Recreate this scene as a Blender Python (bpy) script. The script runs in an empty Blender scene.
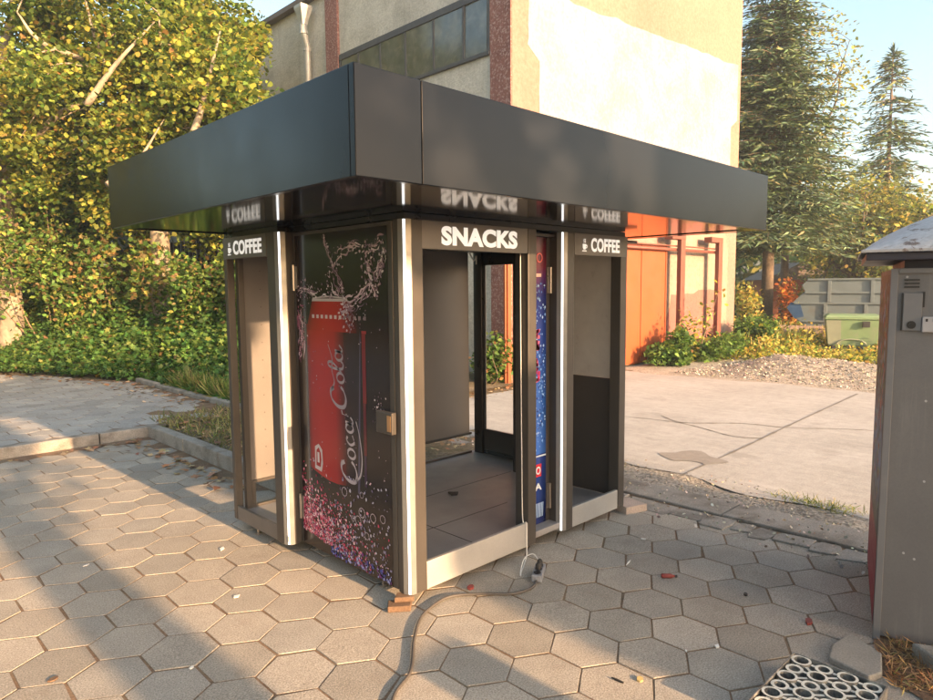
import bpy, bmesh, math, random
import numpy as np
from mathutils import Matrix, Vector
R = math.radians
rng = np.random.default_rng(11)
random.seed(5)
sc = bpy.context.scene
col = sc.collection

# ------------------------------------------------------------------ materials
def nt_new(name):
    m = bpy.data.materials.new(name); m.use_nodes = True
    nt = m.node_tree
    for n in list(nt.nodes): nt.nodes.remove(n)
    out = nt.nodes.new('ShaderNodeOutputMaterial')
    return m, nt, out
def N(nt, t, **kw):
    n = nt.nodes.new(t)
    for k, v in kw.items():
        if k in n.inputs: n.inputs[k].default_value = v
        else: setattr(n, k, v)
    return n
def c4(c): return (c[0], c[1], c[2], 1)
def noise(nt, vec, scale, detail=6, rough=.6, dist=0):
    n = N(nt, 'ShaderNodeTexNoise', Scale=scale, Detail=detail, Roughness=rough, Distortion=dist)
    nt.links.new(vec, n.inputs['Vector']); return n.outputs['Fac']
def ramp(nt, fac, stops):
    r = nt.nodes.new('ShaderNodeValToRGB'); e = r.color_ramp.elements
    while len(e) < len(stops): e.new(.5)
    for i, (p, c) in enumerate(stops):
        e[i].position = p; e[i].color = c4(c) if len(c) == 3 else c
    nt.links.new(fac, r.inputs['Fac']); return r.outputs['Color']
def mixc(nt, fac, a, b, mode='MIX'):
    m = nt.nodes.new('ShaderNodeMix'); m.data_type = 'RGBA'; m.blend_type = mode
    for sock, v in ((m.inputs[0], fac), (m.inputs[6], a), (m.inputs[7], b)):
        if hasattr(v, 'links'): nt.links.new(v, sock)
        elif isinstance(v, (int, float)): sock.default_value = v
        else: sock.default_value = c4(v)
    return m.outputs[2]
def gray(v): return (v, v, v)
def pm(name, color, rough=.5, metal=0, var=.12, vscale=6, fine=.0, fscale=120, bump=0., bscale=80, spec=.5, rvar=.08,
       dirt=None, dirt_amt=.0, dirt_scale=3, attr=None, bdist=.004, coat=0, streak=None):
    """principled surface: base colour broken up by broad and fine noise, optional dirt, roughness variation and bump"""
    m, nt, out = nt_new(name)
    tc = N(nt, 'ShaderNodeTexCoord'); v = tc.outputs['Object']
    b = N(nt, 'ShaderNodeBsdfPrincipled', Roughness=rough, Metallic=metal)
    b.inputs['Specular IOR Level'].default_value = spec
    b.inputs['Coat Weight'].default_value = coat; b.inputs['Coat Roughness'].default_value = .08
    n1 = noise(nt, v, vscale)
    if attr:
        a = N(nt, 'ShaderNodeAttribute', attribute_name=attr); base = a.outputs['Color']
    else: base = color
    cc = mixc(nt, 1.0, base, ramp(nt, n1, [(.25, gray(1 - var)), (.75, gray(1 + var))]), 'MULTIPLY')
    if fine:
        n2 = noise(nt, v, fscale, 3)
        cc = mixc(nt, 1.0, cc, ramp(nt, n2, [(.3, gray(1 - fine)), (.7, gray(1 + fine))]), 'MULTIPLY')
    if dirt:
        n3 = noise(nt, v, dirt_scale, 8, .65, .4)
        f = ramp(nt, n3, [(.62 - dirt_amt * .3, (0, 0, 0)), (.78 - dirt_amt * .2, gray(min(1, dirt_amt * 1.6)))])
        cc = mixc(nt, f, cc, dirt)
    if streak:
        mp = N(nt, 'ShaderNodeMapping'); mp.inputs['Scale'].default_value = (22, 22, 1.6); nt.links.new(v, mp.inputs[0])
        f = mixc(nt, 1, ramp(nt, noise(nt, mp.outputs[0], 1, 6, .7), [(.55, gray(0)), (.72, gray(.75))]), ramp(nt, noise(nt, v, 2.2, 3), [(.45, gray(0)), (.65, gray(1))]), 'MULTIPLY')
        cc = mixc(nt, f, cc, streak)
    nt.links.new(cc, b.inputs['Base Color'])
    if rvar:
        r = ramp(nt, noise(nt, v, vscale * 2.3, 5), [(.3, gray(max(0, rough - rvar))), (.7, gray(min(1, rough + rvar)))])
        nt.links.new(r, b.inputs['Roughness'])
    if bump:
        bp = N(nt, 'ShaderNodeBump', Strength=bump, Distance=bdist)
        nt.links.new(noise(nt, v, bscale, 6, .65), bp.inputs['Height']); nt.links.new(bp.outputs[0], b.inputs['Normal'])
    nt.links.new(b.outputs[0], out.inputs[0])
    return m
def leafmat(name, trans=.45, rough=.55):
    m, nt, out = nt_new(name)
    a = N(nt, 'ShaderNodeAttribute', attribute_name='Col')
    d = N(nt, 'ShaderNodeBsdfPrincipled', Roughness=rough); d.inputs['Specular IOR Level'].default_value = .25
    t = N(nt, 'ShaderNodeBsdfTranslucent')
    nt.links.new(a.outputs['Color'], d.inputs['Base Color'])
    nt.links.new(mixc(nt, 1., a.outputs['Color'], (1.15, 1.1, .6), 'MULTIPLY'), t.inputs['Color'])
    mx = N(nt, 'ShaderNodeMixShader', Fac=trans)
    nt.links.new(d.outputs[0], mx.inputs[1]); nt.links.new(t.outputs[0], mx.inputs[2]); nt.links.new(mx.outputs[0], out.inputs[0])
    return m
def emit(name, color, s, base=(.8, .8, .8)):
    m, nt, out = nt_new(name)
    b = N(nt, 'ShaderNodeBsdfPrincipled', Roughness=.3)
    b.inputs['Base Color'].default_value = c4(base)
    b.inputs['Emission Color'].default_value = c4(color); b.inputs['Emission Strength'].default_value = s
    nt.links.new(b.outputs[0], out.inputs[0]); return m

M = {}
M['fascia'] = pm('fascia coating', (.0125, .0145, .0185), .2, 0, .06, 1.5, bump=.02, bscale=2.2, bdist=.02, rvar=.04, spec=.22)
M['soffit'] = pm('gloss black soffit', (.005, .005, .007), .09, 0, .1, 2, bump=.015, bscale=1.7, bdist=.02, rvar=.03, spec=.32)
M['frame'] = pm('bronze grey frame', (.078, .07, .063), .36, .35, .06, 3, fine=.04, bump=.02)
M['signboard'] = pm('sign aluminium', (.15, .142, .136), .38, .35, .05, 4, fine=.03)
M['sill'] = pm('silver sill panel', (.5, .5, .49), .42, .55, .06, 3, fine=.04, dirt=(.38, .36, .33), dirt_amt=.12, dirt_scale=3)
M['inner'] = pm('inner panel', (.16, .147, .138), .45, .1, .07, 2, fine=.03, dirt=(.22, .2, .18), dirt_amt=.2)
M['black'] = pm('black frame', (.012, .011, .012), .32, 0, .1, 3)
M['darkpanel'] = pm('dark panel', (.042, .038, .037), .4, 0, .15, 2, dirt=(.09, .08, .07), dirt_amt=.25)
M['kfloor'] = pm('kiosk floor sheet', (.25, .245, .245), .42, 0, .1, 3, fine=.06, dirt=(.19, .17, .15), dirt_amt=.1, dirt_scale=2)
M['steel'] = pm('hinge steel', (.32, .3, .28), .35, .8, .08, 20)
M['white'] = pm('white vinyl', (.83, .83, .8), .4, 0, .03, 10)
M['led'] = emit('lit led diffuser', (.93, .97, 1), .7)
M['backlit'] = emit('backlit white letters', (1, .99, .95), .16)
M['alu'] = pm('led profile', (.26, .265, .26), .38, .5, .05, 9)
M['print'] = pm('printed foil', (1, 1, 1), .16, 0, .03, 9, attr='Col', rvar=.03)
def filmmat():
    m, nt, out = nt_new('frosted film')
    tc = N(nt, 'ShaderNodeTexCoord')
    v = tc.outputs['Object']
    c = ramp(nt, noise(nt, v, 7, 8, .7), [(.3, (.6, .58, .53)), (.62, (.53, .51, .47)), (.74, (.27, .26, .23))])
    d = N(nt, 'ShaderNodeBsdfPrincipled', Roughness=.5); t = N(nt, 'ShaderNodeBsdfTranslucent')
    nt.links.new(c, d.inputs['Base Color']); nt.links.new(c, t.inputs['Color'])
    mx = N(nt, 'ShaderNodeMixShader', Fac=.45)
    nt.links.new(d.outputs[0], mx.inputs[1]); nt.links.new(t.outputs[0], mx.inputs[2]); nt.links.new(mx.outputs[0], out.inputs[0]); return m
M['film'] = filmmat()
M['wood'] = pm('old wood', (.14, .085, .05), .8, 0, .3, 12, fine=.25, bump=.4, bscale=60)
M['paver'] = pm('paver concrete', (.3, .28, .25), .9, 0, .14, 4, fine=.42, fscale=150, bump=.8, bscale=150, attr='Col', dirt=(.22, .17, .125), dirt_amt=.2, dirt_scale=7, spec=.25)
M['joint'] = pm('joint soil', (.2, .135, .09), .95, 0, .35, 9, fine=.35, fscale=90, bump=.7, bscale=70, spec=.1, dirt=(.2, .17, .12), dirt_amt=.5, dirt_scale=4)
M['kerb'] = pm('kerb concrete', (.3, .28, .25), .92, 0, .2, 3, fine=.25, fscale=110, bump=.6, bscale=90, dirt=(.13, .11, .09), dirt_amt=.5, dirt_scale=4, spec=.2)
M['soil'] = pm('dry soil', (.2, .16, .11), .95, 0, .35, 4, fine=.45, fscale=45, bump=.9, bscale=40, bdist=.02, dirt=(.11, .1, .05), dirt_amt=.5, dirt_scale=2.5, spec=.1)
M['gravel'] = pm('gravel', (.34, .315, .275), .95, 0, .25, 3, fine=.5, fscale=38, bump=1, bscale=36, bdist=.03, spec=.1)
M['gravelstone'] = pm('gravel stones', (.4, .36, .31), .9, 0, .3, 30, attr='Col', spec=.2)
M['grassland'] = pm('rough grass ground', (.1, .105, .045), .95, 0, .4, 1.5, fine=.4, fscale=20, bump=1, bscale=16, bdist=.05, dirt=(.2, .16, .1), dirt_amt=.5, dirt_scale=.8, spec=.1)
def slabmat():
    m, nt, out = nt_new('yard concrete')
    v = N(nt, 'ShaderNodeTexCoord').outputs['Object']
    b = N(nt, 'ShaderNodeBsdfPrincipled', Roughness=.85); b.inputs['Specular IOR Level'].default_value = .3
    c = ramp(nt, noise(nt, v, .9, 8, .62), [(.3, (.31, .31, .3)), (.5, (.37, .37, .36)), (.72, (.41, .41, .405))])
    mp = N(nt, 'ShaderNodeMapping'); mp.inputs['Scale'].default_value = (6, .7, 1); nt.links.new(v, mp.inputs[0])
    c = mixc(nt, 1, c, ramp(nt, noise(nt, mp.outputs[0], 1.6, 6, .7), [(.3, gray(.9)), (.65, gray(1.05))]), 'MULTIPLY')
    c = mixc(nt, 1, c, ramp(nt, noise(nt, v, 75, 5, .75), [(.3, gray(.74)), (.7, gray(1.16))]), 'MULTIPLY')
    c = mixc(nt, 1, c, ramp(nt, noise(nt, v, 9, 7, .75), [(.32, gray(.86)), (.66, gray(1.08))]), 'MULTIPLY')
    c = mixc(nt, ramp(nt, noise(nt, v, 26, 4, .6), [(.66, gray(0)), (.72, gray(.5))]), c, (.2, .19, .175))
    st = ramp(nt, noise(nt, v, 1.35, 5, .55, .6), [(.64, (0, 0, 0)), (.7, gray(.55))])
    c = mixc(nt, st, c, (.24, .235, .22))
    vo = N(nt, 'ShaderNodeTexVoronoi', feature='DISTANCE_TO_EDGE', Scale=.36)
    wv = N(nt, 'ShaderNodeTexNoise', Scale=2.2, Detail=5); nt.links.new(v, wv.inputs['Vector'])
    nt.links.new(mixc(nt, .07, v, wv.outputs['Color']), vo.inputs['Vector'])
    cr = ramp(nt, vo.outputs['Distance'], [(.002, gray(.75)), (.006, gray(0))])
    
    nt.links.new(c, b.inputs['Base Color'])
    bp = N(nt, 'ShaderNodeBump', Strength=.35, Distance=.006); nt.links.new(noise(nt, v, 45, 6, .7), bp.inputs['Height']); nt.links.new(bp.outputs[0], b.inputs['Normal'])
    nt.links.new(b.outputs[0], out.inputs[0]); return m
M['slab'] = slabmat()
M['joint_dark'] = pm('crack filler', (.16, .15, .135), .95, 0, .2, 8)
M['stain'] = pm('damp patch', (.22, .21, .195), .7, 0, .15, 12, fine=.2)
def stucco(name, c, dark, sc1=1.1, bsc=22, bs=.8, streak=True, mottle=None):
    m, nt, out = nt_new(name)
    v = N(nt, 'ShaderNodeTexCoord').outputs['Object']
    b = N(nt, 'ShaderNodeBsdfPrincipled', Roughness=.95); b.inputs['Specular IOR Level'].default_value = .15
    k = mixc(nt, ramp(nt, noise(nt, v, sc1, 8, .7, .5), [(.42, gray(0)), (.78, gray(.85))]), c, dark)
    k = mixc(nt, 1, k, ramp(nt, noise(nt, v, bsc, 4, .7), [(.3, gray(.8)), (.7, gray(1.15))]), 'MULTIPLY')
    if streak:
        mp = N(nt, 'ShaderNodeMapping'); mp.inputs['Scale'].default_value = (3.2, 3.2, .22); nt.links.new(v, mp.inputs[0])
        k = mixc(nt, ramp(nt, noise(nt, mp.outputs[0], 1.4, 6, .7), [(.56, gray(0)), (.78, gray(.5))]), k, dark)
    if mottle:
        k = mixc(nt, ramp(nt, noise(nt, v, bsc * 1.7, 3, .6), [(.52, gray(0)), (.62, gray(.8))]), k, mottle)
    nt.links.new(k, b.inputs['Base Color'])
    bp = N(nt, 'ShaderNodeBump', Strength=bs, Distance=.02); nt.links.new(noise(nt, v, bsc, 6, .7), bp.inputs['Height']); nt.links.new(bp.outputs[0], b.inputs['Normal'])
    nt.links.new(b.outputs[0], out.inputs[0]); return m
M['stucco'] = stucco('grey stucco', (.56, .54, .48), (.27, .25, .21))
M['redstripe'] = stucco('red pebbledash', (.27, .13, .11), (.17, .085, .075), 2, 16, 1, False, (.42, .3, .27))
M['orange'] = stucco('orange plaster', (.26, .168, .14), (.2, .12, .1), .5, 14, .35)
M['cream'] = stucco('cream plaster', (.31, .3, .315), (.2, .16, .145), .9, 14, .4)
M['pink'] = stucco('pink plaster', (.24, .1, .09), (.22, .13, .1), 1.0, 14, .35)
M['pinkband'] = stucco('pink wall band', (.2, .13, .12), (.17, .11, .095), .8, 14, .3)
M['gate'] = pm('orange gate paint', (.27, .062, .018), .5, 0, .12, 1.2, fine=.05, dirt=(.18, .05, .02), dirt_amt=.3, dirt_scale=2, bump=.05, bscale=6)
M['rustpole'] = pm('red oxide paint', (.15, .045, .03), .6, 0, .15, 5, fine=.1, dirt=(.1, .04, .03), dirt_amt=.4)
M['eave'] = pm('eave metal', (.12, .09, .07), .7, 0, .2, 3)
M['winframe'] = pm('window frame grey', (.06, .062, .066), .6, 0, .2, 6)
M['glass'] = pm('dusty glass', (.075, .085, .075), .14, 0, .5, 2.5, spec=.9, dirt=(.17, .17, .15), dirt_amt=.5, dirt_scale=3)
M['pipe'] = pm('galvanised pipe', (.42, .42, .4), .5, .4, .12, 5)
M['bark_plane'] = pm('plane bark', (.21, .17, .125), .85, 0, .25, 2, dirt=(.4, .34, .25), dirt_amt=.6, dirt_scale=3, bump=.4, bscale=14)
M['bark'] = pm('dark bark', (.12, .09, .065), .95, 0, .3, 3, fine=.3, fscale=20, bump=1, bscale=18, bdist=.02)
M['twig'] = pm('dry twigs', (.2, .14, .09), .9, 0, .3, 5)
M['leaf'] = leafmat('leaves')
M['needle'] = leafmat('needles', .12, .6)
M['grass'] = leafmat('grass blades', .25, .7)
M['dryleaf'] = leafmat('dry leaves', .1, .8)
M['fence'] = pm('dark fence boards', (.035, .03, .03), .8, 0, .25, 4)
M['rkgrey'] = pm('grey kiosk paint', (.125, .127, .132), .5, .1, .09, 2.5, fine=.05, dirt=(.17, .165, .16), dirt_amt=.28, dirt_scale=3, bump=.03, bscale=9, streak=(.2, .2, .2))
M['rktrim'] = pm('grey kiosk trim', (.15, .155, .165), .5, .15, .08, 4, dirt=(.22, .21, .2), dirt_amt=.3)
M['rkdark'] = pm('shadow gap lining', (.03, .03, .05), .5, 0, .1, 4)
def roofpeel():
    m, nt, out = nt_new('peeling roof coat')
    v = N(nt, 'ShaderNodeTexCoord').outputs['Object']
    b = N(nt, 'ShaderNodeBsdfPrincipled', Roughness=.6)
    c = ramp(nt, noise(nt, v, 9, 7, .7, .8), [(.56, (.4, .4, .405)), (.6, (.19, .15, .125)), (.7, (.1, .08, .075))])
    c = mixc(nt, 1, c, ramp(nt, noise(nt, v, 40, 4), [(.3, gray(.8)), (.7, gray(1.12))]), 'MULTIPLY')
    nt.links.new(c, b.inputs['Base Color'])
    bp = N(nt, 'ShaderNodeBump', Strength=.5, Distance=.006); nt.links.new(noise(nt, v, 9, 7, .7, .8), bp.inputs['Height']); nt.links.new(bp.outputs[0], b.inputs['Normal'])
    nt.links.new(b.outputs[0], out.inputs[0]); return m
M['roofpeel'] = roofpeel()
M['plate'] = pm('pale plastic plate', (.36, .36, .37), .5, 0, .08, 8)
M['skip'] = pm('grey skip paint', (.115, .15, .165), .6, .1, .12, 2, dirt=(.11, .1, .085), dirt_amt=.35, dirt_scale=2)
M['skipblue'] = pm('blue paint patch', (.02, .06, .15), .5, 0, .15, 4)
M['bin'] = pm('green bin plastic', (.15, .24, .125), .55, 0, .1, 3, dirt=(.2, .23, .17), dirt_amt=.4, dirt_scale=4)
M['binlight'] = pm('pale bin green', (.22, .25, .19), .6, 0, .1, 3)
M['rubber'] = pm('black rubber', (.02, .02, .02), .7, 0, .1, 20)
M['pale_brick'] = pm('pale pink bricks', (.45, .32, .25), .9, 0, .25, 5, fine=.2, bump=.4, bscale=30)
M['crate'] = pm('dusty crate plastic', (.06, .062, .066), .5, 0, .2, 20, dirt=(.3, .28, .24), dirt_amt=.75, dirt_scale=22)
M['dust'] = pm('pale dust crust', (.72, .68, .58), .9, 0, .15, 25, dirt=(.1, .1, .1), dirt_amt=.3, dirt_scale=20)
M['paper'] = pm('white paper scrap', (.75, .74, .7), .8, 0, .06, 30)
M['ysrap'] = pm('yellowed leaf scrap', (.55, .4, .16), .8, 0, .15, 30)
M['redscrap'] = pm('dark red scrap', (.2, .035, .03), .6, 0, .3, 60)
M['blackscrap'] = pm('black scrap', (.02, .018, .018), .6, 0, .2, 60)
M['cable'] = pm('dark cable', (.07, .062, .055), .6, 0, .12, 12)
M['whitecable'] = pm('white cable', (.72, .7, .65), .5, 0, .06, 12)
M['socket'] = pm('grey socket plastic', (.2, .215, .24), .45, 0, .15, 30, dirt=(.06, .06, .065), dirt_amt=.4, dirt_scale=30)

# ------------------------------------------------------------------ objects
def tag(o, label=None, cat=None, group=None, kind=None):
    if label: o['label'] = label
    if cat: o['category'] = cat
    if group: o['group'] = group
    if kind: o['kind'] = kind
    return o
def W(o):
    if o.parent is None: return o.matrix_basis.copy()
    return W(o.parent) @ o.matrix_parent_inverse @ o.matrix_basis
def parent_to(o, p, local):
    o.parent = p
    if not local: o.matrix_parent_inverse = W(p).inverted()
def empty(name, loc, rz=0):
    o = bpy.data.objects.new(name, None); o.empty_display_size = .2
    o.location = loc; o.rotation_euler = (0, 0, rz); col.objects.link(o); return o
class MB:
    def __init__(s): s.v = []; s.f = []; s.m = []; s.c = []
    def add(s, vs, fs, mi=0, c=None):
        k = len(s.v); s.v += [tuple(p) for p in vs]; s.f += [[i + k for i in f] for f in fs]; s.m += [mi] * len(fs)
        s.c += [c or (1, 1, 1)] * len(vs) if not (isinstance(c, list)) else c
        return s
    def box(s, x0, x1, y0, y1, z0, z1, mi=0, c=None):
        return s.add([(x0, y0, z0), (x1, y0, z0), (x1, y1, z0), (x0, y1, z0), (x0, y0, z1), (x1, y0, z1), (x1, y1, z1), (x0, y1, z1)],
              [(0, 3, 2, 1), (4, 5, 6, 7), (0, 1, 5, 4), (1, 2, 6, 5), (2, 3, 7, 6), (3, 0, 4, 7)], mi, c)
    def prism(s, poly, z0, z1, mi=0, c=None, top=None):
        n = len(poly); a = sum(poly[i][0] * poly[(i + 1) % n][1] - poly[(i + 1) % n][0] * poly[i][1] for i in range(n))
        if a < 0: poly = poly[::-1]
        s.add([(p[0], p[1], z0) for p in poly] + [(p[0], p[1], z1) for p in poly],
              [tuple(range(n))[::-1], tuple(range(n, 2 * n))] + [(i, (i + 1) % n, n + (i + 1) % n, n + i) for i in range(n)], mi, c)
        if top is not None: s.m[-n - 1] = top
        return s
    def tube(s, pts, rad, n=8, mi=0, cap=True, c=None):
        pts = [Vector(p) for p in pts]; k = len(pts)
        rad = [rad] * k if not hasattr(rad, '__len__') else list(rad)
        up = None; vs = []
        for i, p in enumerate(pts):
            t = (pts[min(i + 1, k - 1)] - pts[max(i - 1, 0)]).normalized()
            if up is None: up = t.orthogonal().normalized()
            up = (up - t * up.dot(t)).normalized(); w = t.cross(up)
            for j in range(n):
                a = 2 * math.pi * j / n; vs.append(p + (up * math.cos(a) + w * math.sin(a)) * rad[i])
        fs = [(i * n + j, i * n + (j + 1) % n, (i + 1) * n + (j + 1) % n, (i + 1) * n + j) for i in range(k - 1) for j in range(n)]
        if cap: fs += [tuple(range(n))[::-1], tuple(range((k - 1) * n, k * n))]
        return s.add(vs, fs, mi, c)
    def build(s, name, mats, parent=None, bevel=0, smooth=False, color=False, local=False, loc=None):
        me = bpy.data.meshes.new(name); me.from_pydata(s.v, [], s.f)
        if not isinstance(mats, (list, tuple)): mats = [mats]
        for m in mats: me.materials.append(m)
        if len(mats) > 1: me.polygons.foreach_set('material_index', s.m)
        if smooth: me.polygons.foreach_set('use_smooth', [True] * len(s.f))
        if color:
            a = me.color_attributes.new('Col', 'FLOAT_COLOR', 'POINT')
            a.data.foreach_set('color', np.array([(c[0], c[1], c[2], 1) for c in s.c], dtype=np.float32).ravel())
        me.update()
        o = bpy.data.objects.new(name, me); col.objects.link(o)
        if loc: o.location = loc
        if bevel:
            b = o.modifiers.new('bevel', 'BEVEL'); b.width = bevel; b.segments = 2; b.limit_method = 'ANGLE'; b.angle_limit = R(40)
        if parent is not None: parent_to(o, parent, local)
        return o
def box(name, dims, mat, parent=None, bevel=.002, local=False):
    return MB().box(*dims).build(name, mat, parent, bevel, local=local)
def copy_tree(o, parent=None):
    c = o.copy(); col.objects.link(c); c.parent = parent
    for ch in list(o.children): copy_tree(ch, c)
    return c
def spline(pts, n=8):
    pts = [np.array(p, float) for p in pts]; out = []
    P = [2 * pts[0] - pts[1]] + pts + [2 * pts[-1] - pts[-2]]
    for i in range(1, len(P) - 2):
        for t in np.linspace(0, 1, n, endpoint=False):
            a, b, c, d = P[i - 1:i + 3]
            out.append(.5 * ((2 * b) + (c - a) * t + (2 * a - 5 * b + 4 * c - d) * t * t + (3 * b - a - 3 * c + d) * t ** 3))
    out.append(pts[-1]); return out
# ---- text as a mesh part
def text(name, body, mat, parent, width, height, mtx, bold=.02, space=1.0):
    cu = bpy.data.curves.new(name, 'FONT'); cu.body = body; cu.size = 1; cu.offset = bold; cu.extrude = .004; cu.space_character = space
    cu.align_x = 'LEFT'; cu.resolution_u = 4
    t = bpy.data.objects.new(name, cu); col.objects.link(t)
    bpy.context.view_layer.update()
    me = bpy.data.meshes.new_from_object(t.evaluated_get(bpy.context.evaluated_depsgraph_get()))
    bpy.data.objects.remove(t)
    n = len(me.vertices); co = np.empty(n * 3, np.float32); me.vertices.foreach_get('co', co); co = co.reshape(-1, 3)
    lo, hi = co.min(0), co.max(0)
    co = (co - lo) / (hi - lo) * np.array([width, height, .002])
    Mx = np.array(mtx)
    co = co @ Mx[:3, :3].T + Mx[:3, 3]
    me.vertices.foreach_set('co', co.astype(np.float32).ravel()); me.name = name
    me.materials.clear(); me.materials.append(mat); me.update()
    o = bpy.data.objects.new(name, me); col.objects.link(o); parent_to(o, parent, False); return o
def face_mtx(origin, u, v):
    u = Vector(u).normalized(); v = Vector(v).normalized(); w = u.cross(v)
    return Matrix(((u.x, v.x, w.x, origin[0]), (u.y, v.y, w.y, origin[1]), (u.z, v.z, w.z, origin[2]), (0, 0, 0, 1)))

# ---- foliage
SH = {'leaf': [(0, 0, 0), (.3, .4, .05), (.22, .75, .03), (0, 1, -.05), (-.22, .75, .03), (-.3, .4, .05)],
      'lobed': [(0, 0, 0), (.42, .02, .06), (.3, .33, .03), (.58, .55, .08), (.2, .62, 0), (0, 1, -.08), (-.2, .62, 0), (-.58, .55, .08), (-.3, .33, .03), (-.42, .02, .06)],
      'broad': [(0, 0, 0), (.4, .12, .08), (.46, .5, .02), (.2, .7, .06), (0, 1, -.08), (-.3, .72, .04), (-.5, .42, .1), (-.3, .1, 0)],
      'needle': [(0, 0, 0), (.11, .3, -.03), (0, 1, -.1), (-.11, .3, -.03)],
      'blade': [(-.04, 0, 0), (.04, 0, 0), (.025, .6, .08), (0, 1, .22)],
      'scrap': [(-.5, 0, 0), (.1, -.2, .1), (.5, .2, 0), (.2, .5, .12), (-.3, .45, .05)]}
def cloud(name, mat, P, size, cols, shape='leaf', up=.4, parent=None, dirs=None, jit=.5, flat=False, local=False):
    """many small leaves as one mesh: one polygon per leaf with its own colour"""
    P = np.asarray(P, np.float32); n = len(P); S = np.array(SH[shape], np.float32); k = len(S)
    size = np.broadcast_to(np.asarray(size, np.float32), (n,))
    nv = rng.normal(size=(n, 3)).astype(np.float32); nv[:, 2] = np.abs(nv[:, 2]) + up if not flat else np.abs(nv[:, 2]) * 1 + 6
    nv /= np.linalg.norm(nv, axis=1, keepdims=True)
    t = rng.normal(size=(n, 3)).astype(np.float32)
    if dirs is not None: t = t * jit + np.asarray(dirs, np.float32)
    if shape == 'blade':
        t /= np.linalg.norm(t, axis=1, keepdims=True)
        nv = np.cross(t, rng.normal(size=(n, 3))).astype(np.float32); nv /= np.linalg.norm(nv, axis=1, keepdims=True) + 1e-9
    else:
        t -= (t * nv).sum(1, keepdims=True) * nv
        t /= np.linalg.norm(t, axis=1, keepdims=True) + 1e-9
        if dirs is not None and shape == 'needle':
            t = np.asarray(dirs, np.float32) + rng.normal(size=(n, 3)) * jit * .5
            t /= np.linalg.norm(t, axis=1, keepdims=True); nv -= (t * nv).sum(1, keepdims=True) * t; nv /= np.linalg.norm(nv, axis=1, keepdims=True)
    b = np.cross(t, nv)
    V = P[:, None, :] + size[:, None, None] * (S[None, :, 0:1] * b[:, None] + S[None, :, 1:2] * t[:, None] + S[None, :, 2:3] * nv[:, None])
    me = bpy.data.meshes.new(name); me.vertices.add(n * k); me.vertices.foreach_set('co', V.astype(np.float32).ravel())
    me.loops.add(n * k); me.loops.foreach_set('vertex_index', np.arange(n * k, dtype=np.int32))
    me.polygons.add(n); me.polygons.foreach_set('loop_start', np.arange(0, n * k, k, dtype=np.int32))
    me.materials.append(mat)
    a = me.color_attributes.new('Col', 'FLOAT_COLOR', 'POINT')
    C = np.ones((n, k, 4), np.float32); C[:, :, :3] = np.asarray(cols, np.float32)[:, None, :]
    a.data.foreach_set('color', C.ravel()); me.update(); me.validate()
    o = bpy.data.objects.new(name, me); col.objects.link(o)
    if parent is not None: parent_to(o, parent, local)
    return o
def pick(pal, w, n, v=.25):
    pal = np.array(pal, np.float32); w = np.array(w, float); w /= w.sum()
    c = pal[rng.choice(len(pal), n, p=w)]
    return np.clip(c * 1.25 * (1 + rng.normal(0, v, (n, 1))) * (1 + rng.normal(0, .08, (n, 3))), .005, .9).astype(np.float32)
GREEN = [(.05, .1, .025), (.075, .14, .034), (.11, .185, .045)]
YEL = [(.1, .14, .03), (.2, .22, .035), (.34, .29, .05), (.28, .17, .05), (.05, .08, .02)]

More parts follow.
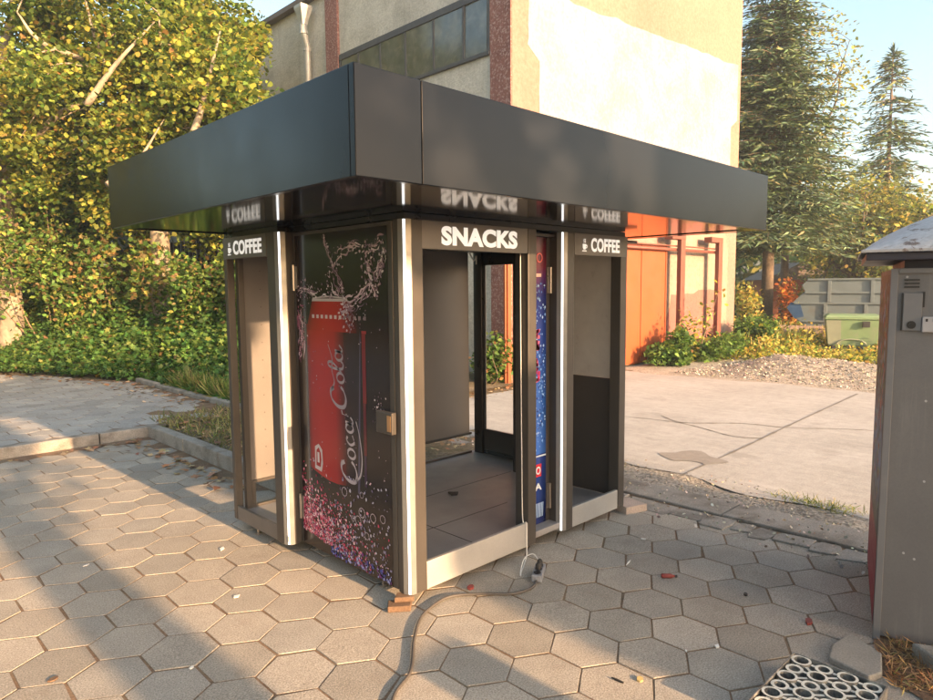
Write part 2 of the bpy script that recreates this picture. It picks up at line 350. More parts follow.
def tree(name, label, base, trunk_top, crown, radii, tr, nl, nc, lpc, cr, ls, pal, w, shape='lobed', bark='bark_plane', group=None, cat='tree', seed=1, hollow=.35, top_bias=0, keep=None, limbs_at=.45, extra=None):
    global rng
    rng = np.random.default_rng(seed)
    root = empty(name, base); tag(root, label, cat, group)
    base = np.array(base, float); tt = np.array(trunk_top, float); cc = np.array(crown, float); rr = np.array(radii, float)
    bmb = MB(); nodes = []
    mid = (base + tt) / 2 + rng.normal(0, .12, 3) * [1, 1, 0]
    tp = spline([base - [0, 0, .2], mid, tt], 6); bmb.tube(tp, np.linspace(tr * 1.15, tr * .72, len(tp)), 10)
    lm = MB()
    for i in range(nl):
        a = 2 * math.pi * (i + rng.uniform(-.3, .3)) / nl; e = rng.uniform(.15, .95)
        d = np.array([math.cos(a) * math.cos(e), math.sin(a) * math.cos(e), math.sin(e)])
        tgt = cc + d * rr * rng.uniform(.6, .9)
        st = tp[int(len(tp) * rng.uniform(limbs_at, .99))]
        if keep is not None and tr < .23 and not keep(tgt): continue
        m1 = st + (tgt - st) * .35 + np.array([0, 0, .12]) * np.linalg.norm(tgt - st) + rng.normal(0, .15, 3)
        m2 = st + (tgt - st) * .7 + rng.normal(0, .2, 3)
        L = spline([st, m1, m2, tgt], 6); r0 = tr * rng.uniform(.38, .6)
        lm.tube(L, np.linspace(r0, r0 * .15, len(L)), 7); nodes += [(p, r0 * (1 - .85 * j / len(L))) for j, p in enumerate(L) if j > 4]
    for pts_, r0 in (extra or []):
        L = spline(pts_, 6); lm.tube(L, np.linspace(r0 * .85, r0 * .12, len(L)), 8)
    NP = np.array([p for p, r in nodes])
    Ps = []; 
    for i in range(nc):
        for _ in range(40):
            u = rng.normal(size=3); u /= np.linalg.norm(u); rad = (hollow + (1 - hollow) * rng.random() ** .6)
            c = cc + u * rr * rad
            if (keep is None or keep(c)) and c[2] > .5: break
        else: continue
        dd = np.linalg.norm(NP - c - np.array([0, 0, -.3]), axis=1); j = int(dd.argmin())
        st = NP[j]; r = min(nodes[j][1], .035) * .8
        B = spline([st, (st + c) / 2 + rng.normal(0, .12, 3) + [0, 0, .1], c], 4)
        lm.tube(B, np.linspace(r, .006, len(B)), 4, cap=False)
        n = int(lpc * rng.uniform(.6, 1.4)); s = cr * rng.uniform(.7, 1.25)
        q = rng.normal(size=(n, 3)) * s * [.55, .55, .38] + c
        t = rng.random(n // 4)[:, None]; q2 = st + (c - st) * t + rng.normal(0, .18, (n // 4, 3))
        Ps.append(np.vstack([q, q2]))
    P = np.vstack(Ps)
    if keep is not None: P = P[[bool(keep(p)) for p in P]]
    trk = bmb.build('trunk', M[bark], root, smooth=True)
    lm.build('limbs', M[bark], root, smooth=True)
    # each leaf cluster carries its own tint: whole sprays turn yellow together
    cols = pick(pal, w, len(P), .22)
    ph = (np.sin(P[:, 0] * 1.7 + seed) * np.sin(P[:, 1] * 1.9) * np.sin(P[:, 2] * 1.6 + seed * 2))[:, None]
    cols = np.clip(cols * (1 + ph * np.array([.35, .18, .1])), .005, .9)
    cloud('crown', M['leaf'], P, ls * rng.uniform(.6, 1.25, len(P)), cols, shape, .5, root)
    return root
def conifer(name, label, base, h, rad, z0, step, per, pal, w, ns, droop=.35, seed=3, group=None, sparse=1., tr=.16, power=.85):
    global rng
    rng = np.random.default_rng(seed)
    root = empty(name, base); tag(root, label, 'tree', group); b = np.array(base, float)
    t = MB(); t.tube([b - [0, 0, .1], b + [0.03, 0, h * .5], b + [0, 0.02, h]], [tr, tr * .6, .015], 8)
    t.build('trunk', M['bark'], root, smooth=True)
    lm = MB(); P = []; D = []
    z = z0
    while z < h - .12:
        f = (h - z) / (h - z0); L0 = rad * f ** power
        for i in range(per):
            if rng.random() > sparse: continue
            a = 2 * math.pi * rng.random(); L = L0 * rng.uniform(.55, 1.12) + .08
            d = np.array([math.cos(a), math.sin(a), 0]); zz = z + rng.uniform(-.5, .5) * step
            k = max(5, int(L / .13)); ts = np.linspace(0, 1, k)
            pts = np.array([b + d * L * s + [0, 0, zz + L * (.12 * s - droop * s * s + .12 * max(0, s - .75))] for s in ts])
            lm.tube(pts[::max(1, k // 5)], np.linspace(.022, .005, len(pts[::max(1, k // 5)])), 4, cap=False)
            side = np.array([-d[1], d[0], 0])
            for j in range(1, k):
                s = ts[j]; wdt = (.34 * L * (1 - s) + .1) * min(1, s * 3 + .3)
                for sg in (-1, 1):
                    m = max(1, int(wdt / .11))
                    for q in range(m):
                        P.append(pts[j] + side * sg * wdt * q / m + [0, 0, -.12 * (q / m) * wdt + rng.normal(0, .03)])
                        D.append(side * sg * .8 + d * .75 + [0, 0, -.35 * rng.random()])
        z += step * (.75 + .5 * rng.random())
    for i in range(60):
        s = i / 60; P.append(b + [0, 0, h - .6 * s]); D.append([math.cos(i * 2.4) * .5 * s, math.sin(i * 2.4) * .5 * s, .8 - s])
    lm.build('branches', M['bark'], root)
    P = np.array(P); cols = pick(pal, w, len(P), .25)
    cloud('needles', M['needle'], P, ns * rng.uniform(.7, 1.3, len(P)), cols, 'needle', .6, root, np.array(D), .5)
    return root
def shrub(name, label, base, radii, n, ls, pal, w, shape='leaf', cat='shrub', group=None, seed=1, stems=9, lumps=9, spiky=.0, bark='twig', keep=None):
    global rng
    rng = np.random.default_rng(seed)
    root = empty(name, base); tag(root, label, cat, group); b = np.array(base, float); rr = np.array(radii, float)
    st = MB(); Ps = []
    cs = []
    for i in range(lumps):
        a = rng.uniform(0, 6.28); r = rng.random() ** .5 * .75
        cs.append(b + [math.cos(a) * r * rr[0], math.sin(a) * r * rr[1], rr[2] * rng.uniform(.25, .85)])
    for i in range(max(stems, lumps)):
        c = cs[i % lumps] + rng.normal(0, .1, 3)
        s0 = b + (c - b) * [.25, .25, 0]
        tip = c + (c - s0) * rng.uniform(.0, .35)
        L = spline([s0, (s0 + c) / 2 + rng.normal(0, .08, 3), tip], 5); st.tube(L, np.linspace(.022, .004, len(L)), 4, cap=False)
        m = int(n * spiky / stems)
        if m:
            t = rng.random(m); Ps.append(np.array(L)[np.minimum((t * len(L)).astype(int), len(L) - 1)] + rng.normal(0, .08, (m, 3)))
    m = int(n * (1 - spiky) / lumps)
    for c in cs:
        s = rng.uniform(.25, .45)
        u = rng.normal(size=(m, 3)); u /= np.linalg.norm(u, axis=1, keepdims=True)
        Ps.append(c + u * rr * s * (rng.random((m, 1)) ** .4) * [1, 1, .8] + rng.normal(0, .05, (m, 3)))
    P = np.vstack(Ps); P = P[P[:, 2] > b[2] + .02]
    if keep is not None: P = P[[bool(keep(p)) for p in P]]
    st.build('stems', M[bark], root, smooth=True)
    cols = pick(pal, w, len(P), .25)
    cloud('foliage', M['leaf'], P, ls * rng.uniform(.6, 1.3, len(P)), cols, shape, .4, root)
    return root

# ================================================================== world, sun, camera
w = bpy.data.worlds.new('World'); sc.world = w; w.use_nodes = True
nt = w.node_tree; bg = nt.nodes['Background']
sky = nt.nodes.new('ShaderNodeTexSky'); sky.sky_type = 'NISHITA'; sky.sun_disc = False
SUN_EL = 13.6
LD = Vector((-.04, 1, 0)).normalized() * math.cos(R(SUN_EL)) + Vector((0, 0, -math.sin(R(SUN_EL))))
sky.sun_elevation = R(SUN_EL); sky.sun_rotation = R(177.7); sky.air_density = 1.0; sky.dust_density = 3.5; sky.ozone_density = .4
hs = nt.nodes.new('ShaderNodeHueSaturation'); hs.inputs['Hue'].default_value = .485; hs.inputs['Saturation'].default_value = 1.0   # thin bright haze: a pale sky
nt.links.new(sky.outputs[0], hs.inputs['Color']); nt.links.new(hs.outputs[0], bg.inputs[0]); bg.inputs[1].default_value = .15
sl = bpy.data.lights.new('sun', 'SUN'); so = bpy.data.objects.new('sun', sl); col.objects.link(so)
sl.energy = 5.0; sl.angle = R(.6); sl.color = (1, .62, .33)
so.rotation_euler = LD.to_track_quat('-Z', 'Y').to_euler(); so.location = (2, -20, 12)
cam = bpy.data.cameras.new('camera'); co = bpy.data.objects.new('camera', cam); col.objects.link(co); sc.camera = co
cam.sensor_width = 36; cam.lens = 36 * 664.316 / 933; cam.clip_start = .05; cam.clip_end = 900
yaw, pit, rol = R(-44.31), R(-5.381), R(-.497)
fw = Vector((-math.sin(yaw) * math.cos(pit), math.cos(yaw) * math.cos(pit), math.sin(pit)))
rt = Vector((math.cos(yaw), math.sin(yaw), 0)); up = rt.cross(fw)
r2 = rt * math.cos(rol) + up * math.sin(rol); u2 = -rt * math.sin(rol) + up * math.cos(rol)
co.matrix_world = Matrix(((r2.x, u2.x, -fw.x, -2.021), (r2.y, u2.y, -fw.y, -2.492), (r2.z, u2.z, -fw.z, 1.6), (0, 0, 0, 1)))
sc.view_settings.view_transform = 'Standard'; sc.view_settings.look = 'None'; sc.view_settings.gamma = 1
sc.view_settings.exposure = 1.75
try: sc.view_settings.use_curve_mapping = False
except Exception: pass
sc.render.engine = 'CYCLES'
sc.cycles.max_bounces = 8; sc.cycles.transparent_max_bounces = 8

# ================================================================== ground
def sheet(name, poly, z, mat, kind='structure'):
    o = MB().add([(p[0], p[1], z) for p in poly], [tuple(range(len(poly)))]).build(name, mat); o['kind'] = kind; return o
def height_sheet(name, x0, x1, y0, y1, step, fz, mat, inside=None, smooth=True):
    xs = np.arange(x0, x1 + 1e-6, step); ys = np.arange(y0, y1 + 1e-6, step); mb = MB()
    idx = {}
    for i, x in enumerate(xs):
        for j, y in enumerate(ys):
            idx[i, j] = len(mb.v); mb.v.append((x, y, fz(x, y))); mb.c.append((1, 1, 1))
    for i in range(len(xs) - 1):
        for j in range(len(ys) - 1):
            if inside is None or inside(xs[i] + step / 2, ys[j] + step / 2):
                mb.f.append([idx[i, j], idx[i + 1, j], idx[i + 1, j + 1], idx[i, j + 1]]); mb.m.append(0)
    o = mb.build(name, mat, smooth=smooth); o['kind'] = 'structure'; return o
def fb(x, y):   # cheap smooth bumps
    return (math.sin(x * 1.3 + 1.1 * math.sin(y * .9)) + math.sin(y * 1.7 + 1.3 * math.sin(x * 1.1 + 2)) + .5 * math.sin(x * 4.1 + y * 3.3) + .5 * math.sin(x * 3.7 - y * 5.1)) / 3
sheet('ground', [(-250, -250), (350, -250), (350, 350), (-250, 350)], -.06, M['grassland'])
sheet('paving_bed', [(-9, -9), (2.4, -9), (2.4, 2.0), (.62, 2.0), (.62, 5.12), (-9, 5.12)], -.0029, M['joint'])

def hexes(name, inside, z, seed, pal, phase=(.47, -1.095)):
    r = random.Random(seed); mb = MB(); RR = .1655; W_ = RR * math.sqrt(3); rot = .0
    for j in range(-40, 75):
        for i in range(-45, 30):
            cx = phase[0] + W_ * (i + .5 * (j % 2)); cy = phase[1] + 1.5 * RR * 1.03 * j
            cx += .012 * math.sin(cy * 1.3 + cx); cy += .012 * math.sin(cx * 1.7)
            if not inside(cx, cy): continue
            a0 = r.gauss(0, .012); dz = max(-.0012, min(.002, r.gauss(0, .0008))); tx = r.gauss(0, .003); ty = r.gauss(0, .003)
            ro = RR * .972; ri = RR * .968; top = []; low = []; mid = []
            chip = r.randrange(6) if r.random() < .3 else -1
            for k in range(6):
                a = a0 + math.pi / 6 + k * math.pi / 3; cj = (1 - r.random() * .012); 
                if k == chip: cj -= r.uniform(.02, .07)
                ux, uy = math.cos(a), math.sin(a) * 1.03
                zz = z + dz + tx * ux * RR + ty * uy * RR
                top.append((cx + ux * ri * cj, cy + uy * ri * cj, zz)); mid.append((cx + ux * ro * cj, cy + uy * ro * cj, zz - .0012)); low.append((cx + ux * ro * cj, cy + uy * ro * cj, z - .05))
            v = r.gauss(1, .06); c = r.choice(pal); c = tuple(q * v for q in c)
            fs = [tuple(range(6))] + [(k, k + 6, (k + 1) % 6 + 6, (k + 1) % 6) for k in range(6)] + [(k + 6, k + 12, (k + 1) % 6 + 12, (k + 1) % 6 + 6) for k in range(6)]
            mb.add(top + mid + low, fs, 0, c)
    o = mb.build(name, M['paver'], color=True); o['kind'] = 'structure'; return o
def in_low(x, y):
    if x > 2.22 or x < -8 or y < -5: return False
    if y > 1.85: return x < .38 and y < 4.93
    return True
hexes('hexagonal_paving', in_low, 0, 3, [(.36, .325, .275), (.33, .305, .265), (.38, .34, .285), (.32, .29, .245)])
def pave_right(y): return 1.58 if y < 9 else 1.58 - (y - 9) * .42
hexes('upper_pavement', lambda x, y: -8 < x < pave_right(y) and 5.25 < y < 13.5 and not (x > .8 and y < 5.9 + .5 * math.sin(x * 9)), .095, 8, [(.35, .34, .325), (.33, .32, .3), (.37, .36, .34)], (.2, .05))
sheet('pavement_bed', [(-9, 5.1), (1.68, 5.1), (1.68, 9.1), (-.8, 14.5), (-9, 16)], .0925, M['joint'])

# kerbs
def kerb_run(p0, p1, wdt, z0, z1, seg, name='kerb', seed=1):
    r = random.Random(seed); p0 = Vector(p0); p1 = Vector(p1); L = (p1 - p0).length; d = (p1 - p0) / L; n = Vector((-d.y, d.x)); mb = MB(); t = 0
    while t < L - .05:
        e = min(L, t + seg * r.uniform(.95, 1.05)); o = r.gauss(0, .006); h = r.gauss(0, .005)
        a = p0 + d * (t + .005) + n * o; b = p0 + d * (e - .005) + n * (o + r.gauss(0, .004))
        mb.prism([a, b, b + n * wdt, a + n * wdt], z0, z1 + h); t = e
    o = mb.build(name, M['kerb'], bevel=.012); o['kind'] = 'structure'; return o
kerb_run((-9, 5.03), (.50, 5.09), .12, -.1, .11, 1.0, seed=2)
kerb_run((.62, 5.2), (.60, 1.75), .12, -.1, .125, .78, seed=4) if False else kerb_run((.60, 1.8), (.60, 5.2), .11, -.1, .125, .78, seed=4)
kerb_run((1.76, 4.2), (1.76, 9.1), .1, -.05, .155, 1.0, seed=5)
# soil strip behind the kiosk
height_sheet('soil_strip', .6, 3.2, 1.9, 6.0, .1, lambda x, y: .075 + .02 * fb(x * 3, y * 3) - max(0, x - 1.7) * .05, M['soil'],
             lambda x, y: (x < 1.66 or y < 5) and not (x < 1 and y > 5.6))
# kerb strip between paving and yard, rough verge, yard
def strip_x(y): return 2.36 + .03 * math.sin(y * .8)
mb = MB(); y = -14; r = random.Random(9)
while y < 3.2:
    L = r.uniform(1.9, 2.6); mb.prism([(2.37 + r.gauss(0, .006), y + .006), (2.7, y + .006), (2.7, y + L - .006), (2.37 + r.gauss(0, .006), y + L - .006)], -.08, .016 + r.gauss(0, .003)); y += L
mb.build('yard_kerb', M['kerb'], bevel=.01)['kind'] = 'structure'
height_sheet('gravel_verge', 1.95, 3.5, -14, 3.2, .05, lambda x, y: (.004 if x > 2.6 else -.012) + .01 * fb(x * 5, y * 5) - (.03 if x > 3.3 else 0), M['gravel'])
def slab_edge(y): return 3.05 + .09 * math.sin(y * 2.1) + .05 * math.sin(y * 6.3 + 1)
ys = np.linspace(-40, 4.3, 420)
mb = MB(); mb.add([(slab_edge(y), y, .012) for y in ys] + [(8.85 + .12 * math.sin(y * 1.3) + .05 * math.sin(y * 4.7), y, .012) for y in ys],
      [(i, i + len(ys), i + len(ys) + 1, i + 1) for i in range(len(ys) - 1)])
mb.build('concrete_yard', M['slab'])['kind'] = 'structure'
mb = MB()
def crack(pts, wd):
    pts = spline(pts, 10); rr = random.Random(len(pts))
    for a, b in zip(pts[:-1], pts[1:]):
        d = np.array(b) - a; n = np.array([-d[1], d[0]]) / (np.linalg.norm(d) + 1e-9) * wd * rr.uniform(.5, 1.3)
        mb.add([(a[0] - n[0], a[1] - n[1], .016), (b[0] - n[0], b[1] - n[1], .016), (b[0] + n[0], b[1] + n[1], .016), (a[0] + n[0], a[1] + n[1], .016)], [(0, 1, 2, 3)])
crack([(3.1, .16), (4.5, .2), (6, .27), (8.7, .37)], .013)
crack([(5.3, 1.6), (5.1, 1.2), (5.5, .7), (5.6, .25)], .012); crack([(4.95, 1.9), (5.05, 1.2), (4.8, .5), (4.9, .22)], .01)
crack([(5.6, .25), (6.1, -.6), (5.8, -1.8), (6.2, -3)], .01)
mb.build('yard_cracks', M['joint_dark'])['kind'] = 'structure'
a = np.linspace(0, 2 * math.pi, 40, endpoint=False)
sheet('damp_patch', [(3.68 + (.2 + .05 * math.sin(3 * t + 1) + .03 * math.sin(5 * t)) * math.cos(t), .36 + (.28 + .05 * math.sin(4 * t)) * math.sin(t)) for t in a], .0165, M['stain'])
# ground in front of the building and beyond the yard
height_sheet('gravel_ground', 8.6, 30, -30, 12, .5, lambda x, y: -.005 + .02 * fb(x, y), M['gravel'], lambda x, y: x > 8.6)
height_sheet('bank', -14, 6.1, 4.0, 26, .25, lambda x, y: .07 + bank_h(x, y), M['grassland'],
             lambda x, y: x > pave_right(y) + .2 or y > 13.5) if False else None
def hedge_d(x, y):   # distance inside the hedge line
    return min(x - 1.85 if y < 9.3 else 9, 9) if y < 9.3 else (x - (1.75 - (y - 9.3) * .36)) * .94 if y < 15 else max(y - 15, x + .3)
def bank_h(x, y):
    d = hedge_d(x, y)
    if y > 14.2: d = max(d, y - 14.2)
    return (max(0, min(1, d / 2.6)) * .45 + .05 * fb(x, y)) * max(0, min(1, (y - 5.2) / 2))
height_sheet('earth_bank', -16, 6.2, 4.5, 27, .25, lambda x, y: .05 + bank_h(x, y), M['soil'], lambda x, y: hedge_d(x, y) > -.15 or y > 14.2)
sheet('soil_by_wall', [(2.7, 3.0), (3.2, 3.0), (9, 4.25), (9, 4.85), (6.2, 4.85), (6.2, 5.2), (2.7, 5.2)], .006, M['soil'])

# gravel heap
def heap(x, y):
    e = math.exp(-((y - 2.4) / .7) ** 2) if y > 2.4 else (1 if y > 1.6 else .3 + .7 * math.exp(-((y - 1.6) / .9) ** 2))
    return .24 * math.exp(-((x - 11.2) / 1.1) ** 2) * e * (1 + .3 * fb(x * 2.2, y * 2.2))
o = height_sheet('gravel_heap', 9.4, 13.6, -2.6, 3.8, .12, lambda x, y: max(-.03, heap(x, y) - .03), M['gravel'])
rng = np.random.default_rng(4)
n = 9000; X = rng.uniform(9.2, 13.2, n); Y = rng.uniform(-2.2, 3.6, n)
Z = np.array([max(0, heap(x, y) - .02) for x, y in zip(X, Y)])
cloud('loose_gravel', M['gravelstone'], np.c_[X, Y, Z], rng.uniform(.015, .05, n), pick([(.27, .25, .21), (.32, .3, .26), (.2, .18, .15)], [1, 1, 1], n), 'scrap', .8)['kind'] = 'stuff'

# broken stones along the kerb strip
def chunk(poly, z0, z1, seed):
    r = random.Random(seed); mb = MB(); mb.prism([(p[0] + r.gauss(0, .006), p[1] + r.gauss(0, .006)) for p in poly], z0, z1); return mb
r = random.Random(21); y = .32; i = 0
kinds = ['squarish', 'cracked', 'long', 'chipped', 'narrow', 'tilted', 'split', 'worn']
while y > -2.4:
    L = r.uniform(.12, .24); x0 = 2.13 + r.uniform(-.02, .05)
    mb = chunk([(x0, y - .01), (x0 + .1, y + r.uniform(-.02, .02)), (2.33, y - .015), (2.34, y - L + .02), (x0 + .14, y - L + r.uniform(-.01, .03)), (x0 + r.uniform(0, .04), y - L + .015)], -.05, .007 + r.uniform(-.003, .006), i)
    o = mb.build('edge_stone', M['kerb'], bevel=.004)
    tag(o, 'broken grey edge stone in the ragged row along the yard kerb', 'stone', 'broken stones along the yard kerb'); y -= L; i += 1

# ================================================================== THE KIOSK
Z0, ZT, ZS, ZF = .06, 1.93, 1.957, 2.309
K = empty('vending_kiosk', (.95, .85, 0))
tag(K, 'dark metal coffee and snacks kiosk with a wide flat black roof', 'kiosk')
FX0, FX1, FY0, FY1, XJ = -.761, 2.498, -.705, 1.753, -.483
g = .0018
box('fascia_panel', (FX0, FX0 + .03, FY0 + .0302, FY1, ZS, ZF), M['fascia'], K, .003)
box('fascia_panel', (FX0, XJ - g, FY0, FY0 + .03, ZS, ZF), M['fascia'], K, .003)
box('fascia_panel', (XJ + g, FX1, FY0, FY0 + .03, ZS, ZF), M['fascia'], K, .003)
box('fascia_panel', (FX1 - .03, FX1, FY0 + .0302, FY1, ZS, ZF), M['fascia'], K, .003)
box('fascia_panel', (FX0 + .031, FX1 - .031, FY1 - .03, FY1, ZS, ZF), M['fascia'], K, .003)
box('roof_deck', (FX0 + .032, FX1 - .032, FY0 + .032, FY1 - .032, ZF - .06, ZF - .03), M['fascia'], K)
so_ = MB()   # glossy soffit boards with a shadow gap behind the edge trim
ins = .115
so_.box(FX0 + ins, FX1 - ins, FY0 + ins, FY1 - .035, ZS + .006, ZS + .02)
so_.build('soffit', M['soffit'], K)
tr_ = MB()
tr_.box(FX0 + .032, FX0 + ins - .006, FY0 + .032, FY1 - .033, ZS + .001, ZS + .018)
tr_.box(FX0 + ins - .0055, FX1 - .033, FY0 + .032, FY0 + ins - .006, ZS + .001, ZS + .018)
tr_.box(FX1 - ins + .006, FX1 - .033, FY0 + ins - .005, FY1 - .033, ZS + .001, ZS + .018)
tr_.build('soffit_trim', M['soffit'], K)
# header under the soffit (slightly set back)
hd = MB()
hd.box(.008, 1.93, .008, .06, ZT + .001, ZS + .004); hd.box(-.088, -.05, 1.04, 1.74, ZT + .001, ZS + .004)
hd.box(.008, .06, .061, 1.74, ZT + .001, ZS + .004); hd.box(-.05, .007, 1.04, 1.08, ZT + .001, ZS + .004)
hd.box(1.89, 1.93, .061, 1.74, ZT + .001, ZS + .004); hd.box(.061, 2.19, 1.69, 1.74, ZT + .001, ZS + .0035)
hd.build('header', M['black'], K)
box('ceiling', (.02, 2.18, .065, 1.69, ZT - .03, ZT - .012), M['darkpanel'], K)
fl = MB(); fl.box(.012, 1.93, .022, 1.73, Z0 + .02, .117); fl.box(-.088, .0115, 1.04, 1.735, Z0 + .02, .117); fl.box(1.9305, 2.19, .95, 1.735, Z0 + .02, .117)
fl.build('floor', M['kfloor'], K, .002)
sm = MB(); sm.box(.13, 1.3, .52, .524, .117, .1185); sm.box(.13, 1.9, 1.02, 1.024, .117, .1185); sm.box(.62, .624, .03, 1.7, .117, .1185)
sm.build('floor_seam', M['black'], K)
# ---- posts (each its own mesh)
def led(cx, cy, sx, sy, r=.046):
    """quarter round lit strip on a corner; cx,cy is the outer corner, sx,sy point inwards"""
    n = 13; arc = [(cx + sx * (r - r * math.sin(t)), cy + sy * (r - r * math.cos(t))) for t in np.linspace(0, math.pi / 2, n)]
    lo = arc[5:-5]
    m = MB(); ic = (cx + sx * r, cy + sy * r)
    m.prism(lo + [(p[0] + (ic[0] - p[0]) * .1, p[1] + (ic[1] - p[1]) * .1) for p in lo[::-1]], Z0 + .004, ZT - .002)
    o = m.build('led_strip', M['led'], K)
    e = MB()
    for p, q in ((arc[0], arc[5]), (arc[-6], arc[-1])):
        e.prism([p, q] + [(a[0] + (ic[0] - a[0]) * .12, a[1] + (ic[1] - a[1]) * .12) for a in (q, p)], Z0, ZT)
    e.build('led_profile', M['alu'], o); return o
led(0, 0, 1, 1); led(1.234, 0, 1, 1); led(-.094, 1.028, 1, 1)
def post(x0, x1, y0, y1, z0=Z0, z1=ZT): return box('post', (x0, x1, y0, y1, z0, z1), M['frame'], K, .003)
post(.0465, .118, 0, .04)                       # right of the near corner strip
post(0, .035, .0465, .085)                      # left of it
post(.912, .985, 0, .1)                         # right of the snacks bay
post(1.281, 1.349, 0, .05); post(1.236, 1.262, .0475, .12)
post(1.872, 1.945, 0, .08)
post(-.094, -.05, 1.0745, 1.165); post(-.0465, 0.0, 1.0285, 1.058)
post(-.094, -.045, 1.704, 1.746)
post(.02, .05, 1.06, 1.10)
# ---- sills
box('sill', (.119, .911, .004, .026, Z0, .205), M['sill'], K, .002)
box('sill', (1.35, 1.871, .004, .026, Z0, .19), M['sill'], K, .002)
box('sill', (-.0905, -.07, 1.166, 1.703, Z0, .152), M['signboard'], K, .002)
# ---- sign boards with lettering
def sign(dims, word, origin, u, wd, ht, icon=None, bold=.03):
    s = box('sign_board', dims, M['signboard'], K, .002)
    text('lettering', word, M['backlit'], s, wd, ht, face_mtx(origin, u, (0, 0, 1)), bold, 1.05)
    if icon:
        Mx = face_mtx(icon, u, (0, 0, 1)); m = MB()
        def P(pts): 
            q = [Mx @ Vector((a * .055, b * .085, .0)) for a, b in pts]; q2 = [Mx @ Vector((a * .055, b * .085, .002)) for a, b in pts]; n = len(q)
            m.add(q + q2, [tuple(range(n))[::-1], tuple(range(n, 2 * n))] + [(i, (i + 1) % n, n + (i + 1) % n, n + i) for i in range(n)])
        P([(.1, .58), (.14, .3), (.28, .18), (.58, .18), (.72, .3), (.76, .58)])
        P([(.0, .04), (.86, .04), (.78, .12), (.08, .12)])
        P([(.76, .52), (.95, .52), (.98, .38), (.88, .28), (.72, .27), (.72, .32), (.86, .35), (.9, .4), (.88, .46), (.76, .46)])
        for dx in (.26, .5):
            P([(dx, .66), (dx + .09, .74), (dx + .02, .84), (dx + .1, .96), (dx + .16, .96), (dx + .09, .84), (dx + .16, .74), (dx + .06, .66)])
        m.build('cup_symbol', M['backlit'], s)
sign((.119, .911, .0035, .03, 1.79, ZT), 'SNACKS', (.245, .003, 1.812), (1, 0, 0), .575, .097, None, .05)
sign((1.35, 1.9445, -.0025, .03, 1.795, ZT), 'COFFEE', (1.52, -.003, 1.818), (1, 0, 0), .325, .088, (1.425, -.003, 1.815), .035)
sign((-.0965, -.06, 1.167, 1.7455, 1.795, ZT), 'COFFEE', (-.097, 1.595, 1.818), (0, -1, 0), .375, .088, (-.097, 1.675, 1.815), .035)
# ---- left door with its printed foil
dr = box('door', (-.002, .03, .088, 1.03, Z0 + .01, ZT - .004), M['frame'], K, .003)
pr = MB()
def L(x): return -.0035 - x * .0004
def poly(pts, c, lay, cs=None):
    """flat printed area on the left door; pts are (y, z)"""
    pr.add([(L(lay), a, b) for a, b in pts], [tuple(range(len(pts)))], 0, cs if cs else c)
rd = random.Random(77)
poly([(.125, .072), (1.0, .072), (1.0, 1.905), (.125, 1.905)], (.012, .008, .009), 0)
# can body: red towards the left, falling to near black on the right
def grad_strip(y0, y1, zt0, zt1, zb0, zb1, c0, c1, lay):
    poly([(y0, zb0), (y1, zb1), (y1, zt1), (y0, zt0)], None, lay, [c0, c1, c1, c0])
ye = [.895, .86, .78, .7, .62, .55, .5, .44, .37]
rc = [(.12, .008, .008), (.27, .014, .013), (.34, .018, .016), (.33, .016, .015), (.29, .014, .014), (.1, .009, .01), (.02, .009, .012), (.016, .01, .014), (.012, .008, .012)]
for i in range(len(ye) - 1):
    t = [.012 * math.sin(math.pi * (y - .37) / .53) for y in ye]
    bt = [.56 - .05 * math.sin(math.pi * (y - .37) / .53) for y in ye]
    grad_strip(ye[i], ye[i + 1], 1.40 - t[i] * 2, 1.40 - t[i + 1] * 2, bt[i], bt[i + 1], rc[i], rc[i + 1], 1)
yt = [.83, .78, .7, .62, .55, .47, .42]
for i in range(len(yt) - 1):
    a0, a1 = [.895 - (.83 - yt[k]) * 1.28 for k in (i, i + 1)]
    poly([(a0, 1.365), (a1, 1.365), (yt[i + 1], 1.53), (yt[i], 1.53)], None, 1.5, [rc[i], rc[i + 1], rc[min(i + 1, 8)], rc[i]])
poly([(.83, 1.53), (.47, 1.53), (.48, 1.55), (.65, 1.562), (.82, 1.55)], (.42, .38, .38), 2)
poly([(.80, 1.545), (.5, 1.545), (.65, 1.554)], (.12, .08, .08), 3)
for i in range(12):
    y = .83 - i * .045; poly([(y, 1.435), (y - .024, 1.435), (y - .024, 1.455), (y, 1.455)], (.5, .42, .42) if i < 7 else (.2, .15, .16), 3)
# second can edge: thin red band on the right
for (z0, z1, w0, c) in ((1.365, 1.38, .026, (.24, .02, .025)), (1.0, 1.3645, .02, (.15, .01, .015)), (.72, 1.0, .016, (.1, .012, .02)), (.55, .72, .013, (.04, .02, .05))):
    poly([(.355, z0), (.355 - w0 * 1.6, z0), (.355 - w0 * 1.6, z1), (.355, z1)], c, 2)
poly([(.42, .5), (.40, .5), (.365, 1.34), (.37, 1.38)], (.07, .06, .1), 2)
